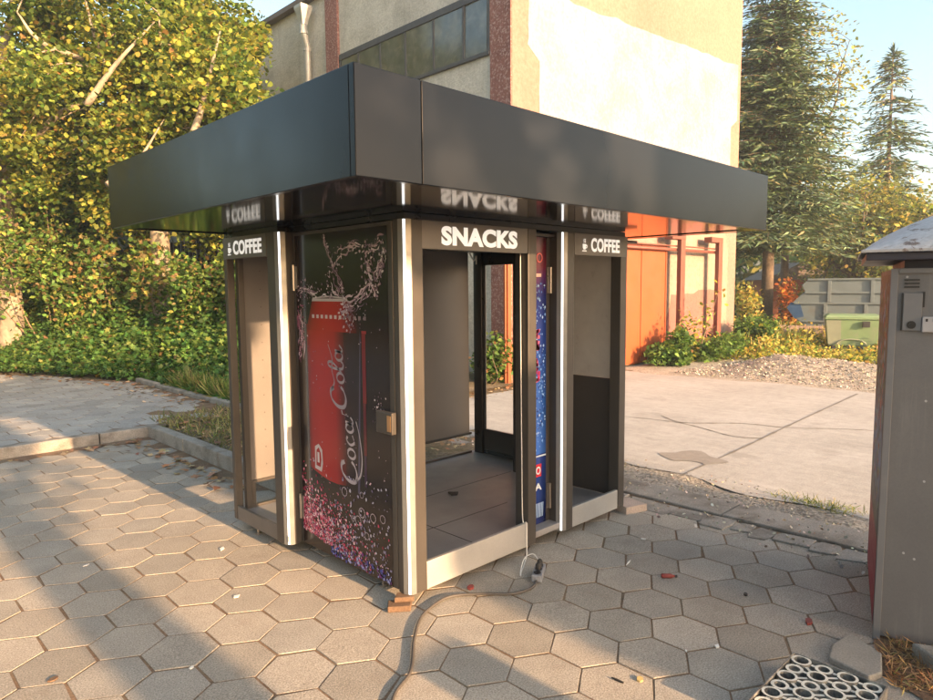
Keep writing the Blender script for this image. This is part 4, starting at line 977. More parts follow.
def wob(a, b, n=14, s=.01): return [(a[0] + (b[0] - a[0]) * i / n + rw.gauss(0, s), a[1] + (b[1] - a[1]) * i / n + rw.gauss(0, s)) for i in range(n)]
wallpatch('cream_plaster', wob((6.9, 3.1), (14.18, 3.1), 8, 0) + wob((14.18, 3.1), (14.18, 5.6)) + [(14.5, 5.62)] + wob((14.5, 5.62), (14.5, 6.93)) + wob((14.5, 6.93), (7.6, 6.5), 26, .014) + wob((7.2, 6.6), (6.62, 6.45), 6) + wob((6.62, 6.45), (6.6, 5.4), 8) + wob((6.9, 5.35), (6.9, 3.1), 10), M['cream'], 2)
wallpatch('pink_band', [(6.24, 2.55), (14.64, 2.9), (14.64, 3.08), (6.24, 3.08)], M['pinkband'], 2)
wallpatch('cream_lower', [(10.97, 0), (14.2, 0), (14.2, 2.4), (14.0, 2.9), (10.97, 2.7)], stucco('pale peach plaster', (.27, .21, .17), (.22, .16, .13), .7, 14, .35), 3)
wallpatch('pink_patch', wob((11.05, 0), (13.62, 0), 6, .0) + wob((13.62, 0), (13.62, 1.5), 6, .015) + wob((13.62, 1.5), (12.5, 1.5), 6) + wob((12.5, 1.42), (11.45, 1.4), 6) + wob((11.45, 1.4), (11.3, .9), 4) + [(11.05, .7)], M['pink'], 4)
def sidepatch(name, y0, y1, z0, z1, mat, t): return MB().box(BX - t, BX + .01, y0, y1, z0, z1).build(name, mat, B)
sidepatch('corner_pilaster', BY + .002, 5.31, 0, BT - .05, M['redstripe'], .03)
sidepatch('pilaster', 9.68, 10.13, 0, BT - .05, M['redstripe'], .05)
sidepatch('pilaster', 14.6, 15.05, 0, BT - .05, M['redstripe'], .05)
m = MB(); m.box(BX - .16, BR + .12, BY + .5, 26.2, BT, BT + .12); m.build('eave', M['eave'], B, .01)
m = MB(); m.box(BX, BR, BY + .012, BY + .49, BT + .001, 9.6); m.build('parapet', M['stucco'], B)
def window_band(y0, y1, z0, z1, muls):
    f = MB(); t = .05
    f.box(BX - .035, BX + .012, y0, y1, z1 - .07, z1 + .05); f.box(BX - .05, BX + .012, y0, y1, z0 - .06, z0)
    f.box(BX - .03, BX + .012, y0, y0 + .05, z0 + .001, z1 - .071); f.box(BX - .03, BX + .012, y1 - .05, y1, z0 + .001, z1 - .071)
    for yy in muls: f.box(BX - .028, BX + .012, yy - .025, yy + .025, z0 + .001, z1 - .0715)
    fo = f.build('window_frame', M['winframe'], B, .004)
    ed = [y0 + .05] + list(muls) + [y1 - .05]
    for a_, b_ in zip(ed[:-1], ed[1:]):
        p = MB(); tl = rw.gauss(0, .006); p.add([(BX - .012 + tl, a_ + .02, z0), (BX - .012, b_ - .02, z0), (BX - .012 - tl, b_ - .02, z1 - .07), (BX - .012, a_ + .02, z1 - .07)], [(0, 3, 2, 1)]); p.build('pane', M['glass'], fo)
window_band(5.32, 9.67, 5.47, 6.42, [5.94, 6.71, 7.5, 8.27, 9.0])
window_band(10.2, 14.5, 3.6, 4.6, [11.0, 11.8, 12.6, 13.4])
pp = MB(); pp.tube([(BX - .14, 10.72, 0), (BX - .14, 10.72, 6.75), (BX - .14, 10.7, 6.85), (BX - .25, 10.66, 7.12), (BX - .25, 10.66, 7.3)], .075, 10); dp = pp.build('downpipe', M['pipe'], B, smooth=True)
hp = MB(); hp.tube([(BX - .25, 10.66, 7.28), (BX - .25, 10.66, 7.36), (BX - .25, 10.66, 7.62), (BX - .25, 10.66, 7.68)], [.09, .1, .2, .2], 4); hp.build('rain_hopper', M['pipe'], dp)
for z in (6.78, 7.1): 
    cl = MB(); cl.tube([(BX - (.14 if z < 7 else .245), 10.72 if z < 7 else 10.66, z), (BX - (.14 if z < 7 else .245), 10.72 if z < 7 else 10.66, z + .05)], .09, 10); cl.build('pipe_collar', M['pipe'], dp)
# sliding gate on its rail
G = empty('sliding_gate', (9.8, 4.7, 0)); tag(G, 'bright orange sheet metal sliding gate against the gable wall', 'gate')
m = MB(); m.box(8.4, 9.98, 4.70, 4.73, .03, 2.46); m.box(9.984, 10.95, 4.70, 4.73, .03, 2.46); m.build('sheet', M['gate'], G, .004)
for x in (8.42, 9.965, 10.93): m = MB(); m.box(x - .02, x + .02, 4.685, 4.699, .04, 2.45); m.build('stile', M['gate'], G)
RL = empty('gate_rail', (11.3, 4.6, 0)); tag(RL, 'orange steel posts carrying the sliding gate rail along the wall', 'rail')
m = MB(); m.tube([(8.6, 4.62, 2.36), (13.1, 4.62, 2.36)], .035, 8); m.tube([(8.6, 4.62, 2.44), (13.1, 4.62, 2.44)], .015, 6); m.build('pipe', M['rustpole'], RL, smooth=True)
for x in (11.27, 13.05):
    m = MB(); m.box(x - .095, x + .095, 4.48, 4.58, -.05, 2.57); po = m.build('post', M['rustpole'], RL, .008)
    m = MB(); m.box(x - .45, x + .12, 4.49, 4.68, 2.571, 2.69); m.build('bracket', M['rustpole'], po, .006)
m = MB(); m.box(5.9, 5.98, 4.66, 4.74, -.05, 2.6); m.box(5.865, 5.899, 4.69, 4.73, -.05, 2.6); tag(m.build('steel_post', M['gate'], bevel=.006), 'slim red steel post at the building corner seen through the kiosk', 'post')

# ================================================================== far right yard
sk2 = empty('rubbish_skip', (18.0, 3.0, 0), R(-74)); tag(sk2, 'grey steel rubbish skip with sloping end and blue painted tip', 'skip')
S_ = [(-1.12, 1.74), (-1.28, 1.58), (-1.2, 1.42), (-1.62, .98), (-1.42, .7), (-1.0, .38), (1.3, .38), (1.62, 1.75)]
def skp(poly, y0, y1):
    n = len(poly); m = MB(); m.add([(a_, y0, b_) for a_, b_ in poly] + [(a_, y1, b_) for a_, b_ in poly], [tuple(range(n))[::-1], tuple(range(n, 2 * n))] + [(i, (i + 1) % n, n + (i + 1) % n, n + i) for i in range(n)]); return m
skp(S_, -.75, .75).build('hull', M['skip'], sk2, .01, local=True)
m = MB()
for z, a_, b_ in ((1.73, -1.14, 1.63), (1.38, -1.2, 1.55), (1.1, -1.45, 1.48), (.62, -1.3, 1.35)): m.box(a_, b_, -.79, -.751, z - .025, z + .025)
m.build('rail', M['skip'], sk2, .004, local=True)
for x, a_, b_ in ((-.62, 1.13, 1.7), (.35, 1.13, 1.7), (-.7, .66, 1.07), (.22, .66, 1.07)): m = MB(); m.box(x - .04, x + .04, -.80, -.752, a_, b_); m.build('rib', M['skip'], sk2, .004, local=True)
skp([(-1.625, .985), (-1.425, .69), (-1.2, .74), (-1.3, 1.1), (-1.52, 1.12)], -.765, -.7).build('blue_tip', M['skipblue'], sk2, local=True)
WB = empty('wheeled_bin', (15.95, 2.5, 0), R(-70)); tag(WB, 'light green wheeled waste container in front of the grey skip', 'bin')
def loft(rings):
    m = MB(); k = len(rings[0]); vs = [p for r_ in rings for p in r_]
    m.add(vs, [(i * k + j, i * k + (j + 1) % k, (i + 1) * k + (j + 1) % k, (i + 1) * k + j) for i in range(len(rings) - 1) for j in range(k)] + [tuple(range(k))[::-1], tuple(range((len(rings) - 1) * k, len(rings) * k))]); return m
rect = lambda a_, b_, z: [(-a_, -b_, z), (a_, -b_, z), (a_, b_, z), (-a_, b_, z)]
loft([rect(.5, .3, .12), rect(.52, .33, .2), rect(.58, .42, .76)]).build('tub', M['bin'], WB, .02, local=True)
m = MB(); m.box(-.6, .6, -.45, .45, .761, .80); m.build('rim', M['bin'], WB, .01, local=True)
loft([rect(.59, .44, .801), rect(.58, .4, .85), rect(.5, .25, .88)]).build('lid', M['bin'], WB, .02, local=True)
m = MB(); m.add([(-.51, -.325, .16), (-.24, -.33, .16), (-.26, -.426, .74), (-.57, -.424, .74)], [(0, 1, 2, 3)]); m.build('pale_panel', M['binlight'], WB, local=True)  # lighter green quad over the left part of the front
m = MB(); m.box(.18, .34, -.47, -.425, .58, .72); m.build('latch', M['rubber'], WB, .01, local=True)
m = MB(); m.tube([(-.02 + .3 * math.cos(t), -.352 - .02 * math.sin(t), .17 + .12 * math.sin(t)) for t in np.linspace(0, math.pi, 10)], .015, 5); m.build('foot_bar', M['binlight'], WB, local=True)
for x in (-.4, .2, .45):
    for y_ in (-.26, .26):
        m = MB(); m.tube([(x - .03, y_, .075), (x + .03, y_, .075)], .075, 12); wh = m.build('wheel', M['rubber'], WB, local=True)
BW = empty('brick_stack', (16.9, 4.3, 0), R(-74)); tag(BW, 'low stack of pale pinkish bricks in the weeds left of the skip', 'bricks')
m = MB(); rr = random.Random(5)
for k in range(5):
    x = -1.2 + (k % 2) * .1
    while x < 1.1:
        m.box(x, x + .235, -.12 + rr.gauss(0, .006), .12, k * .1, k * .1 + .094); x += .243
m.build('courses', M['pale_brick'], BW, .004, local=True)
m = MB(); 
for k in range(7):
    for x in (-.3, -.05, .2): m.box(x + rr.gauss(0, .01), x + .24, -.12, .12, k * .1, k * .1 + .092)
BP = m.build('brick_pile', pm('salmon bricks', (.55, .3, .2), .9, 0, .2, 4, fine=.2), bevel=.004, loc=(16.6, 1.95, 0)); BP.rotation_euler = (0, 0, R(-72)); tag(BP, 'salmon brick pile right of the green container', 'bricks')
SHD = empty('orange_hut', (27, 8.0, 0), R(-45)); tag(SHD, 'small orange rendered hut far off between the conifers', 'hut')
m = MB(); m.box(-1.3, 1.3, -1, 1, 0, 1.8); m.build('wall', M['gate'], SHD, local=True)
m = MB(); m.prism([(-1.5, 1.8), (1.5, 1.8), (0, 2.5)], -1.2, 1.2); m.v = [(p[0], p[2], p[1]) for p in m.v]; m.build('roof', M['eave'], SHD, local=True)

# ================================================================== VEGETATION
BLD = lambda p: not (p[0] > BX - .1 and p[1] > BY - .1)
PLN = lambda p: BLD(p) and (p[0] + 2.02) < (p[1] + 2.49) * (.545 + .03 * math.sin(p[2] * 3) - .02 * max(0, p[2] - 5.5))
# plane trees behind the hedge
T = [((.82, 13.9, .4), (.92, 13.95, 5.4), (.2, 15.6, 6.6), (3.6, 2.2, 4.2), .22, 'pale barked plane tree with thick trunk at the left edge', 21),
     ((3.0, 11.6, .4), (3.5, 11.9, 5.4), (2.9, 12.3, 5.8), (2.5, 2.1, 3.4), .2, 'plane tree with leaning pale limbs above the kiosk roof corner', 22),
     ((4.1, 11.9, .4), (3.9, 11.9, 4.2), (3.5, 11.6, 4.6), (1.8, 1.8, 2.4), .16, 'yellowing plane tree crowding against the stucco wall', 23),
     ((-3.6, 15.5, .4), (-3.5, 15.4, 5), (-3.4, 15, 6.2), (3.2, 3, 4.2), .28, 'plane tree with broad crown left of the thick trunk', 24)]
PW = [4.5, 3.6, 1.3, .25, 1.6]
YEL = [(.1, .2, .045), (.155, .26, .055), (.27, .33, .075), (.25, .2, .065), (.06, .125, .03)]
EX = {21: [([(1.0, 13.9, 4.5), (1.1, 13.5, 4.95), (1.35, 13.2, 5.2), (1.6, 12.9, 5.7), (1.95, 12.6, 5.7), (2.2, 12.4, 6.1), (2.6, 12.1, 6.9)], .085), ([(1.55, 13.0, 5.6), (1.7, 12.8, 6.3), (2.1, 12.5, 6.7)], .05), ([(.9, 13.8, 5.2), (.6, 13.4, 5.9), (.65, 13.2, 6.8), (.4, 13.1, 8.2)], .12)],
      22: [([(2.2, 10.8, 3.6), (2.3, 10.6, 4.4), (2.55, 10.4, 4.85), (2.6, 10.2, 5.4), (2.9, 10.0, 5.9), (3.0, 9.9, 6.7)], .09), ([(2.58, 10.2, 5.2), (2.9, 10.1, 5.3), (3.3, 10.2, 5.8)], .04), ([(1.7, 11.2, 3.4), (1.8, 11.0, 3.65), (2.2, 10.7, 3.9), (2.6, 10.6, 4.6)], .055)]}
T = [((.82, 13.9, .4), (.92, 13.95, 5.4), (.2, 15.6, 6.6), (3.6, 2.2, 4.2), .22, 'pale barked plane tree with thick trunk at the left edge', 21),
     ((3.0, 11.6, .4), (3.5, 11.9, 5.4), (2.9, 12.3, 5.8), (2.5, 2.1, 3.4), .2, 'plane tree with leaning pale limbs above the kiosk roof corner', 22),
     ((4.6, 11.2, .4), (4.4, 11.3, 4.2), (3.9, 11.2, 4.6), (1.7, 2.0, 2.3), .16, 'yellowing plane tree crowding against the stucco wall', 23),
     ((-3.6, 15.5, .4), (-3.5, 15.4, 5), (-3.4, 15, 6.2), (3.2, 3, 4.2), .28, 'plane tree with broad crown left of the thick trunk', 24)]
PW = [3.4, 4.0, 2.0, .35, 1.3]
YEL = [(.105, .18, .04), (.17, .24, .05), (.3, .31, .065), (.26, .19, .06), (.06, .11, .028)]
EX = {21: [([(1.0, 13.9, 4.6), (1.15, 13.4, 5.1), (1.55, 12.95, 5.6), (1.95, 12.6, 5.75), (2.5, 12.1, 6.6)], .11), ([(.9, 13.8, 5.2), (.7, 13.3, 6.4), (.6, 13.2, 8.2)], .13)],
      22: [([(2.2, 10.7, 3.9), (2.37, 10.5, 4.8), (2.6, 10.2, 5.4), (3.0, 9.9, 6.5)], .11), ([(1.7, 11.2, 3.4), (2.0, 10.9, 3.8), (2.5, 10.6, 4.5)], .06)]}
T = [((.82, 13.9, .4), (.92, 13.95, 5.4), (.2, 15.6, 6.6), (3.6, 2.2, 4.2), .22, 'pale barked plane tree with thick trunk at the left edge', 21),
     ((3.0, 11.6, .4), (3.5, 11.9, 5.4), (2.9, 12.3, 5.8), (2.5, 2.1, 3.4), .2, 'plane tree with leaning pale limbs above the kiosk roof corner', 22),
     ((4.6, 11.2, .4), (4.4, 11.3, 4.2), (4.4, 10.6, 4.8), (1.9, 2.4, 2.4), .16, 'yellowing plane tree crowding against the stucco wall', 23),
     ((-3.6, 15.5, .4), (-3.5, 15.4, 5), (-3.4, 15, 6.2), (3.2, 3, 4.2), .28, 'plane tree with broad crown left of the thick trunk', 24)]
PW = [3.4, 4.0, 2.0, .35, 1.3]
YEL = [(.11, .16, .035), (.19, .23, .045), (.33, .31, .06), (.28, .19, .06), (.06, .1, .025)]
EX = {21: [([(.75, 14.1, 1.5), (.6, 13.6, 4.0), (.45, 13.0, 7.2)], .3), ([(1.0, 13.0, 4.2), (1.5, 12.0, 4.9), (1.9, 11.3, 5.1)], .1)],
      22: [([(2.55, 9.2, 3.6), (3.0, 9.3, 4.6), (3.5, 9.4, 6.2)], .12), ([(1.5, 9.4, 3.3), (2.0, 9.6, 3.7), (2.6, 9.8, 4.6)], .07), ([(1.7, 11, 4.9), (2.1, 10.6, 5.6), (2.7, 10.3, 6.4)], .08)]}
for b_, tt_, cc2, rr2, trk, lab, sd in T:
    tree('plane_tree', lab, b_, tt_, cc2, rr2, trk, 8, 105 if sd != 23 else 90, 480, .6, .095, YEL, PW, 'broad', 'bark_plane', 'plane trees behind the hedge', seed=sd, keep=PLN, extra=EX.get(sd))
tree('plane_tree', 'tall dark green tree far behind the plane trees', (2.2, 23, .3), (2.2, 23, 4), (1.6, 23, 4.6), (5.5, 3, 3), .4, 9, 110, 170, 1.1, .3, GREEN + YEL[:2], [3, 3, 2, 2, 1], 'leaf', 'bark', 'background trees', seed=31, keep=BLD)
tree('plane_tree', 'wide green tree at the far left behind the thick trunk', (-6, 24, .3), (-6, 24, 4.5), (-5.5, 24, 5.2), (5, 3, 3.6), .4, 9, 100, 170, 1.1, .3, GREEN + YEL[:2], [3, 3, 2, 2, 1], 'leaf', 'bark', 'background trees', seed=32)
tree('plane_tree', 'tree out of frame on the left mirrored in the fascia', (-12, 9, 0), (-12, 9, 3), (-12, 9, 4.5), (3.5, 4, 3.6), .3, 8, 70, 130, 1.0, .3, GREEN + YEL[:2], [3, 3, 2, 2, 1], 'leaf', 'bark', 'background trees', seed=33)
tree('plane_tree', 'broad tree far out of frame on the left', (-16, 2, 0), (-16, 2, 3), (-16, 2, 4.5), (3.5, 4, 3.6), .3, 8, 70, 130, 1.0, .3, GREEN + YEL[:2], [3, 3, 2, 2, 1], 'leaf', 'bark', 'background trees', seed=34)
rng = np.random.default_rng(98)
n = 16000; X = rng.uniform(-24, 7, n); Y = rng.uniform(28, 33, n); Z = rng.random(n) ** .8 * (4.6 + 1.3 * np.sin(X * 1.1))
cloud('wood_behind_hedge', M['leaf'], np.c_[X, Y, Z], rng.uniform(.3, .6, n), pick(GREEN + YEL[:2], [2, 3, 2, 2, 1], n), 'leaf', .3)['kind'] = 'stuff'
# ivy and bramble bank
rng = np.random.default_rng(51)
def bank_points(n, x0, x1, y0, y1, d0, d1, hf):
    out = []
    while len(out) < n:
        x, y = rng.uniform(x0, x1), rng.uniform(y0, y1); d = hedge_d(x, y)
        if y > 14.2: d = max(d, y - 14.2) if x < 1 else d
        if not d0 < d < d1: continue
        h = hf(d, x, y)
        if h <= 0.02: continue
        z = .08 + bank_h(x, y) + h * (1 - abs(rng.normal(0, .3)))
        out.append((x, y, max(.08, z)))
    return np.array(out)
P = bank_points(60000, -9, 4.6, 5.2, 18, -.1, 2.9, lambda d, x, y: (.12 + .95 * min(1, max(0, d) / 1.5)) * (.85 + .3 * fb(x * 1.3, y * 1.3)) * (1 if y > 6.6 else .25 + .75 * max(0, (y - 5.2)) / 1.4))
cloud('ivy_bank', M['leaf'], P, rng.uniform(.05, .11, len(P)), pick([(.055, .12, .03), (.08, .165, .045), (.12, .2, .05), (.17, .22, .06), (.2, .14, .06)], [4, 4, 3, 1.4, .3], len(P)), 'lobed', .5)['kind'] = 'stuff'
P = bank_points(9000, .6, 4, 3.6, 8, -.05, .9, lambda d, x, y: .16)
cloud('verge_grass', M['grass'], P * [1, 1, 0] + [0, 0, .1], rng.uniform(.1, .34, len(P)), pick([(.1, .14, .035), (.2, .2, .06), (.3, .25, .1)], [3, 2, 1], len(P)), 'blade', 0, None, np.c_[rng.normal(0, .35, (len(P), 2)), np.ones(len(P))], .3)['kind'] = 'stuff'
BRP = [(.08, .15, .04), (.12, .21, .05), (.18, .25, .06), (.18, .14, .065), (.22, .15, .055), (.28, .3, .07)]
shr = [((-5.6, 16.8), (1.9, 1.3, 3.0), [3, 3, 2, 1, .4, 1], 'tall green thicket closing the left end of the hedge'), ((-1.9, 18.2), (2.2, 1.3, 2.6), [3, 3, 1, 1, .4, .6], 'dark thicket standing back behind the brambles'),
       ((-3.2, 16.2), (1.8, 1.2, 3.0), [3, 3, 2, 1, .4, 1], 'bramble thicket at the far left end of the hedge'),
       ((-.6, 15.6), (1.6, 1.2, 2.8), [3, 2.4, 1, 1.6, .8, .5], 'rusty brown bramble shrub below the thick plane trunk'),
       ((1.5, 13.6), (1.5, 1.3, 2.9), [3, 3, 2, 1.4, .6, 1], 'green and yellow shrub in the middle of the hedge'),
       ((2.7, 12.2), (1.2, 1.1, 2.4), [2, 2, 1, 1.6, 1, .6], 'orange brown shrub left of the dark fence gap'),
       ((3.4, 10.4), (1.1, 1.1, 1.75), [3, 3, 1, 1.2, .5, .6], 'low green shrub below the dark fence gap'),
       ((3.9, 9.3), (1.1, 1.0, 2.35), [1, 2, 3, 1.2, .8, 2.6], 'bright yellow green shrub beside the left coffee bay'),
       ((4.3, 7.6), (1.2, 1.3, 2.2), [3, 3, 2, 1, .5, 1], 'leafy shrub behind the kiosk near the stucco wall')]
for i, (p, rr2, ww, lab) in enumerate(shr):
    shrub('hedge_shrub', lab, (p[0], p[1], .4), rr2, 8500, .1, BRP, ww, 'lobed' if i % 2 else 'leaf', 'shrub', 'shrubs along the hedge', seed=60 + i, lumps=12, stems=16, spiky=.12)
# dark fence behind the hedge
FN = empty('board_fence', (5.2, 13, .2)); tag(FN, 'dark slatted fence glimpsed through the gap in the hedge', 'fence')
m = MB(); y = 7.0
while y < 21: m.box(5.2, 5.225, y, y + .16, .2, 2.9); y += .26
m.build('slats', M['fence'], FN)
m = MB(); m.box(5.226, 5.27, 7, 21, .7, .8); m.box(5.226, 5.27, 7, 21, 2.3, 2.4); m.build('rails', M['fence'], FN)
for y in (8, 11, 14, 17, 20): MB().box(5.271, 5.37, y, y + .1, 0, 2.95).build('post', M['fence'], FN)
# climbing plants at the building corner, seen through the kiosk
shrub('wall_creeper', 'green creeper at the building corner seen through the kiosk door', (6.75, 4.45, 0), (.75, .3, 1.3), 2600, .1, GREEN + [(.2, .2, .05)], [2, 3, 2, 1], 'leaf', 'plant', seed=71, lumps=10, bark='bark')
shrub('wall_creeper', 'dark leafy creeper at the foot of the stucco side wall', (5.75, 4.95, 0), (.4, .5, .75), 2400, .09, GREEN + [(.2, .12, .05)], [3, 3, 1, 1], 'leaf', 'plant', seed=72, lumps=10, bark='bark')
# plants along the gable wall
shrub('wall_shrub', 'dark green shrub at the foot of the orange gate', (10.4, 4.2, 0), (.75, .45, .62), 2600, .1, GREEN, [3, 3, 1], 'leaf', 'plant', seed=73, keep=lambda p: p[1] < 4.68)
shrub('wall_shrub', 'bushy green nettles between the two gate rail posts', (11.9, 4.0, 0), (1.1, .6, .45), 3200, .09, GREEN, [2, 3, 2], 'leaf', 'plant', seed=74, keep=lambda p: p[1] < 4.8)
shrub('wall_shrub', 'round dark shrub at the right end of the gable wall', (13.9, 4.0, 0), (.7, .5, .75), 2800, .09, GREEN, [4, 3, 1], 'leaf', 'plant', seed=75, keep=lambda p: p[1] < 4.8)
shrub('wall_sapling', 'thin yellowish sapling arching in front of the gate post', (11.0, 4.15, 0), (.7, .3, 1.5), 420, .1, YEL, [2, 3, 2, 1, 1], 'leaf', 'plant', seed=76, lumps=6, stems=6, spiky=.6)
rng = np.random.default_rng(81)
n = 15000; X = rng.uniform(11.5, 17.2, n); Y = rng.uniform(-.5, 5.2, n); k = (X - 12.6 + .5 * (Y - 2) > 0) & ~((X < 14.7) & (Y > 4.8)) & (np.hypot(X - 15.95, Y - 2.5) > .65); X, Y = X[k], Y[k]
P = np.c_[X, Y, np.abs(rng.normal(0, .2, len(X))) * (1 + .4 * np.sin(X * 3) * np.sin(Y * 4)) * np.where((Y < 3.0) & (X < 15.6), .3, 1)]
cloud('weeds', M['leaf'], P, rng.uniform(.05, .12, len(P)), pick([(.09, .14, .03), (.2, .22, .05), (.34, .3, .07), (.3, .2, .06)], [2, 3, 2.6, 1], len(P)), 'leaf', .3)['kind'] = 'stuff'
n = 9000; X = rng.uniform(13, 22, n); Y = rng.uniform(1, 8, n); k = ~((X < 14.8) & (Y > 4.7)) & ~((Y < 3.3) & (X < 17)); P = np.c_[X, Y, np.zeros(n)][k]
cloud('tall_grass', M['grass'], P, rng.uniform(.2, .6, len(P)), pick([(.2, .22, .06), (.36, .3, .1), (.14, .17, .04)], [3, 2, 2], len(P)), 'blade', 0, None, np.c_[rng.normal(0, .3, (len(P), 2)), np.ones(len(P))], .3)['kind'] = 'stuff'
# conifers and other trees on the right
NP = [(.06, .1, .06), (.085, .13, .068), (.115, .155, .07), (.17, .17, .08)]
conifer('spruce_tree', 'big dense dark spruce right beside the gable wall', (18.0, 5.35, 0), 10.9, 2.9, 2.7, .17, 14, NP, [3, 3, 2, .5], .23, .26, 91, 'conifers', .97, .2, .6)
conifer('spruce_tree', 'smaller spruce with bare lower trunk behind the gable corner', (17.2, 6.6, 0), 8.4, 2.2, 2.7, .2, 12, NP, [3, 3, 1, .5], .23, .26, 92, 'conifers', .9, .16, .7)
conifer('fir_tree', 'slender open fir with drooping branches against the sky', (26.0, 4.35, 0), 9.9, 2.7, 1.5, .3, 10, NP, [2, 3, 3, 1.6], .28, .36, 93, 'conifers', .85, .15, .78)
YG = [(.14, .17, .05), (.24, .24, .07), (.34, .3, .09), (.1, .13, .04)]
tree('birch_tree', 'wispy yellowing birch showing behind the big spruce', (21.6, 6.2, 0), (21.7, 6.2, 6), (21.9, 6.0, 7.2), (2.1, 2.0, 4.0), .13, 9, 70, 45, .7, .13, YG, [2, 3, 3, 1], 'leaf', 'bark', None, seed=94)
tree('willow_tree', 'bushy olive willow between the spruce and the open fir', (22.5, 4.35, 0), (22.5, 4.3, 2.2), (22.4, 4.1, 2.9), (1.9, 2.0, 2.3), .16, 9, 100, 80, .6, .15, YG, [3, 3, 1.4, 2], 'leaf', 'bark', None, seed=95)
tree('willow_tree', 'pale olive willow behind the grey kiosk roof', (23.5, 2.6, 0), (23.5, 2.6, 2.0), (23.4, 2.4, 2.6), (2.0, 1.6, 2.1), .16, 8, 80, 80, .6, .15, YG, [3, 3, 2, 1], 'leaf', 'bark', None, seed=96)
shrub('yellow_shrub', 'tall yellow weeds and shrub beside the end of the gable wall', (16.0, 5.3, 0), (.8, .5, 1.6), 2200, .12, YG + [(.4, .3, .08)], [1, 3, 3, 1, 2], 'leaf', 'shrub', None, seed=97, keep=BLD_R) if False else shrub('yellow_shrub', 'tall yellow weeds and shrub beside the end of the gable wall', (15.7, 5.0, 0), (.8, .6, 1.5), 2200, .12, YG + [(.4, .3, .08)], [1, 3, 3, 1, 2], 'leaf', 'shrub', None, seed=97)
shrub('orange_shrub', 'orange autumn shrub above the left end of the skip', (21.0, 5.5, 0), (.9, .8, 1.7), 2400, .13, [(.45, .15, .04), (.5, .24, .06), (.3, .1, .03), (.2, .16, .05)], [3, 2, 2, 1], 'leaf', 'shrub', None, seed=98)
rng = np.random.default_rng(99)
m_n = 26000; th = rng.uniform(-.5, .62, m_n); dist = rng.uniform(34, 44, m_n); X = -2 + dist * np.cos(th); Y = -2.5 + dist * np.sin(th)
Z = np.abs(rng.random(m_n)) ** .7 * (4.6 + 1.6 * np.sin(th * 23) + .9 * np.sin(th * 51 + 1))
k = ~((X < 16) & (Y > 4)); 
cloud('far_wood', M['leaf'], np.c_[X, Y, Z][k], rng.uniform(.3, .6, k.sum()), pick(GREEN + YG, [2, 3, 2, 2, 2, 1, 2], k.sum()), 'leaf', .3)['kind'] = 'stuff'
# fallen leaves
rng = np.random.default_rng(101)
def scatter(name, pts, s0, s1, pal, w_):
    n = len(pts); cloud(name, M['dryleaf'], pts, rng.uniform(s0, s1, n), pick(pal, w_, n), 'lobed', 0, None, None, .5, True)['kind'] = 'stuff'
DL = [(.36, .22, .12), (.26, .14, .07), (.45, .33, .2), (.18, .1, .06)]
a_ = []
for _ in range(95): t = rng.random(); a_.append((.36 - abs(rng.normal(0, .12)), 2.4 + t * 2.6, .01 + rng.random() * .02))
for _ in range(45): a_.append((.3 - rng.random() ** 2 * 2.2, 4.95 - abs(rng.normal(0, .08)), .012))
for _ in range(500): a_.append((rng.uniform(.65, 2.6), rng.uniform(1.95, 5.4), .1 + rng.random() * .02))
for _ in range(260):
    y = rng.uniform(6, 13); a_.append((pave_right(y) + .1 - abs(rng.normal(0, .35)), y, .105))
for _ in range(160): a_.append((rng.uniform(4.5, 7.5), 4.55 - abs(rng.normal(0, .2)), .02))
scatter('fallen_leaves', np.array(a_), .035, .08, DL, [3, 3, 2, 2])
P = np.c_[rng.uniform(.66, 1.66, 2600), rng.uniform(2.4, 5.6, 2600), np.full(2600, .08)]
cloud('dry_strip_grass', M['grass'], P, rng.uniform(.04, .15, 2600), pick([(.2, .2, .07), (.3, .25, .12), (.13, .16, .05)], [2, 3, 2], 2600), 'blade', 0, None, np.c_[rng.normal(0, .6, (2600, 2)), np.ones(2600)], .4)['kind'] = 'stuff'
P = np.vstack([np.c_[rng.normal(3.05, .06, 260), rng.normal(-.95, .16, 260), np.full(260, .01)], np.c_[rng.normal(.6, .05, 60), rng.normal(3.0, .1, 60), np.full(60, .1)]])
cloud('kerb_grass', M['grass'], P, rng.uniform(.03, .08, len(P)), pick([(.12, .17, .04), (.25, .23, .08)], [3, 1], len(P)), 'blade', 0, None, np.c_[rng.normal(0, .8, (len(P), 2)), np.ones(len(P))], .4)['kind'] = 'stuff'
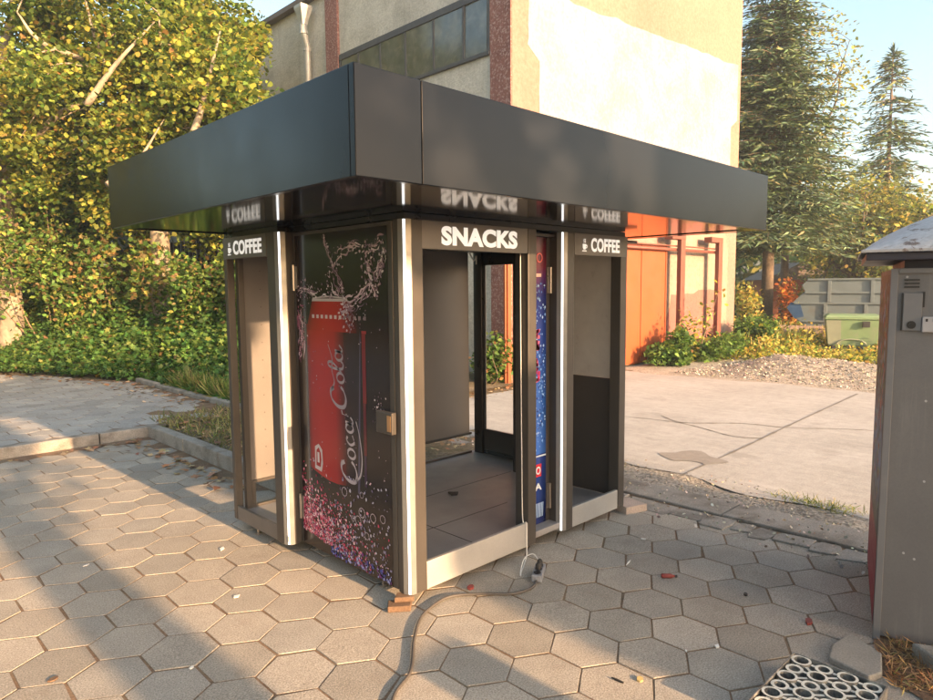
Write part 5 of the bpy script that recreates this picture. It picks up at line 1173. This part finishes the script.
n = 1500; P = np.c_[rng.uniform(2.0, 3.3, n), rng.uniform(-3, 2.6, n), np.full(n, .012)]
P[:, 2] += (np.abs(P[:, 0] - 2.53) < .18) * .022
cloud('verge_stones', M['gravelstone'], P, rng.uniform(.008, .028, n), pick([(.36, .32, .27), (.25, .2, .15), (.45, .42, .36)], [2, 1, 1], n), 'scrap', .8)['kind'] = 'stuff'

# trees behind the photographer; their trunks and crowns throw the long shadows
tree('plane_tree', 'plane tree behind the photographer throwing the long trunk shadow', (-.62, -9.6, 0), (-.62, -9.55, 3.4), (-2.3, -9.6, 4.6), (4.0, 1.5, 1.7), .235, 9, 190, 170, .5, .17, YEL, PW, 'lobed', 'bark_plane', 'trees behind the photographer', seed=111, limbs_at=.93, keep=lambda p: p[1] + p[2] / .242 > 3.3 + .5 * math.sin(p[0] * 3) and not (-.35 < p[0] < 1.5 and p[2] > 3.75 and math.sin(p[0] * 8 + p[2] * 5) > -.5) and not (p[0] > .0 and p[2] < 4.05), hollow=.1)
tree('plane_tree', 'plane tree behind the photographer shading the right hand paving', (2.6, -13, 0), (2.6, -13, 2.6), (2.05, -13, 3.9), (1.15, 1.3, 2.1), .2, 8, 170, 210, .5, .2, YEL, PW, 'lobed', 'bark_plane', 'trees behind the photographer', seed=112, limbs_at=.8, keep=lambda p: p[0] > (.92 if p[2] < 3.9 else 1.8 + .2 * math.sin(p[2] * 6)))
m = MB(); m.box(-.14, .14, -.12, .12, 0, .93); m.box(-.155, .155, -.135, .135, .931, 1.0)  # unseen block added behind the camera to throw the dark patch on the pavers
o = m.build('shadow_pillar', M['kerb'], bevel=.01, loc=(-.02, -4.6, 0)); tag(o, 'unseen low square pillar added behind the photographer to cast a shadow', 'pillar')

# the hazy morning air
m, nt, out = nt_new('hazy air')
pv = N(nt, 'ShaderNodeVolumePrincipled', Density=.0026, Anisotropy=.3); pv.inputs['Color'].default_value = (.8, .92, 1, 1)
nt.links.new(pv.outputs[0], out.inputs['Volume'])
hz = MB().box(-30, 60, -30, 50, -1.2, 13).build('haze', m); hz['kind'] = 'stuff'
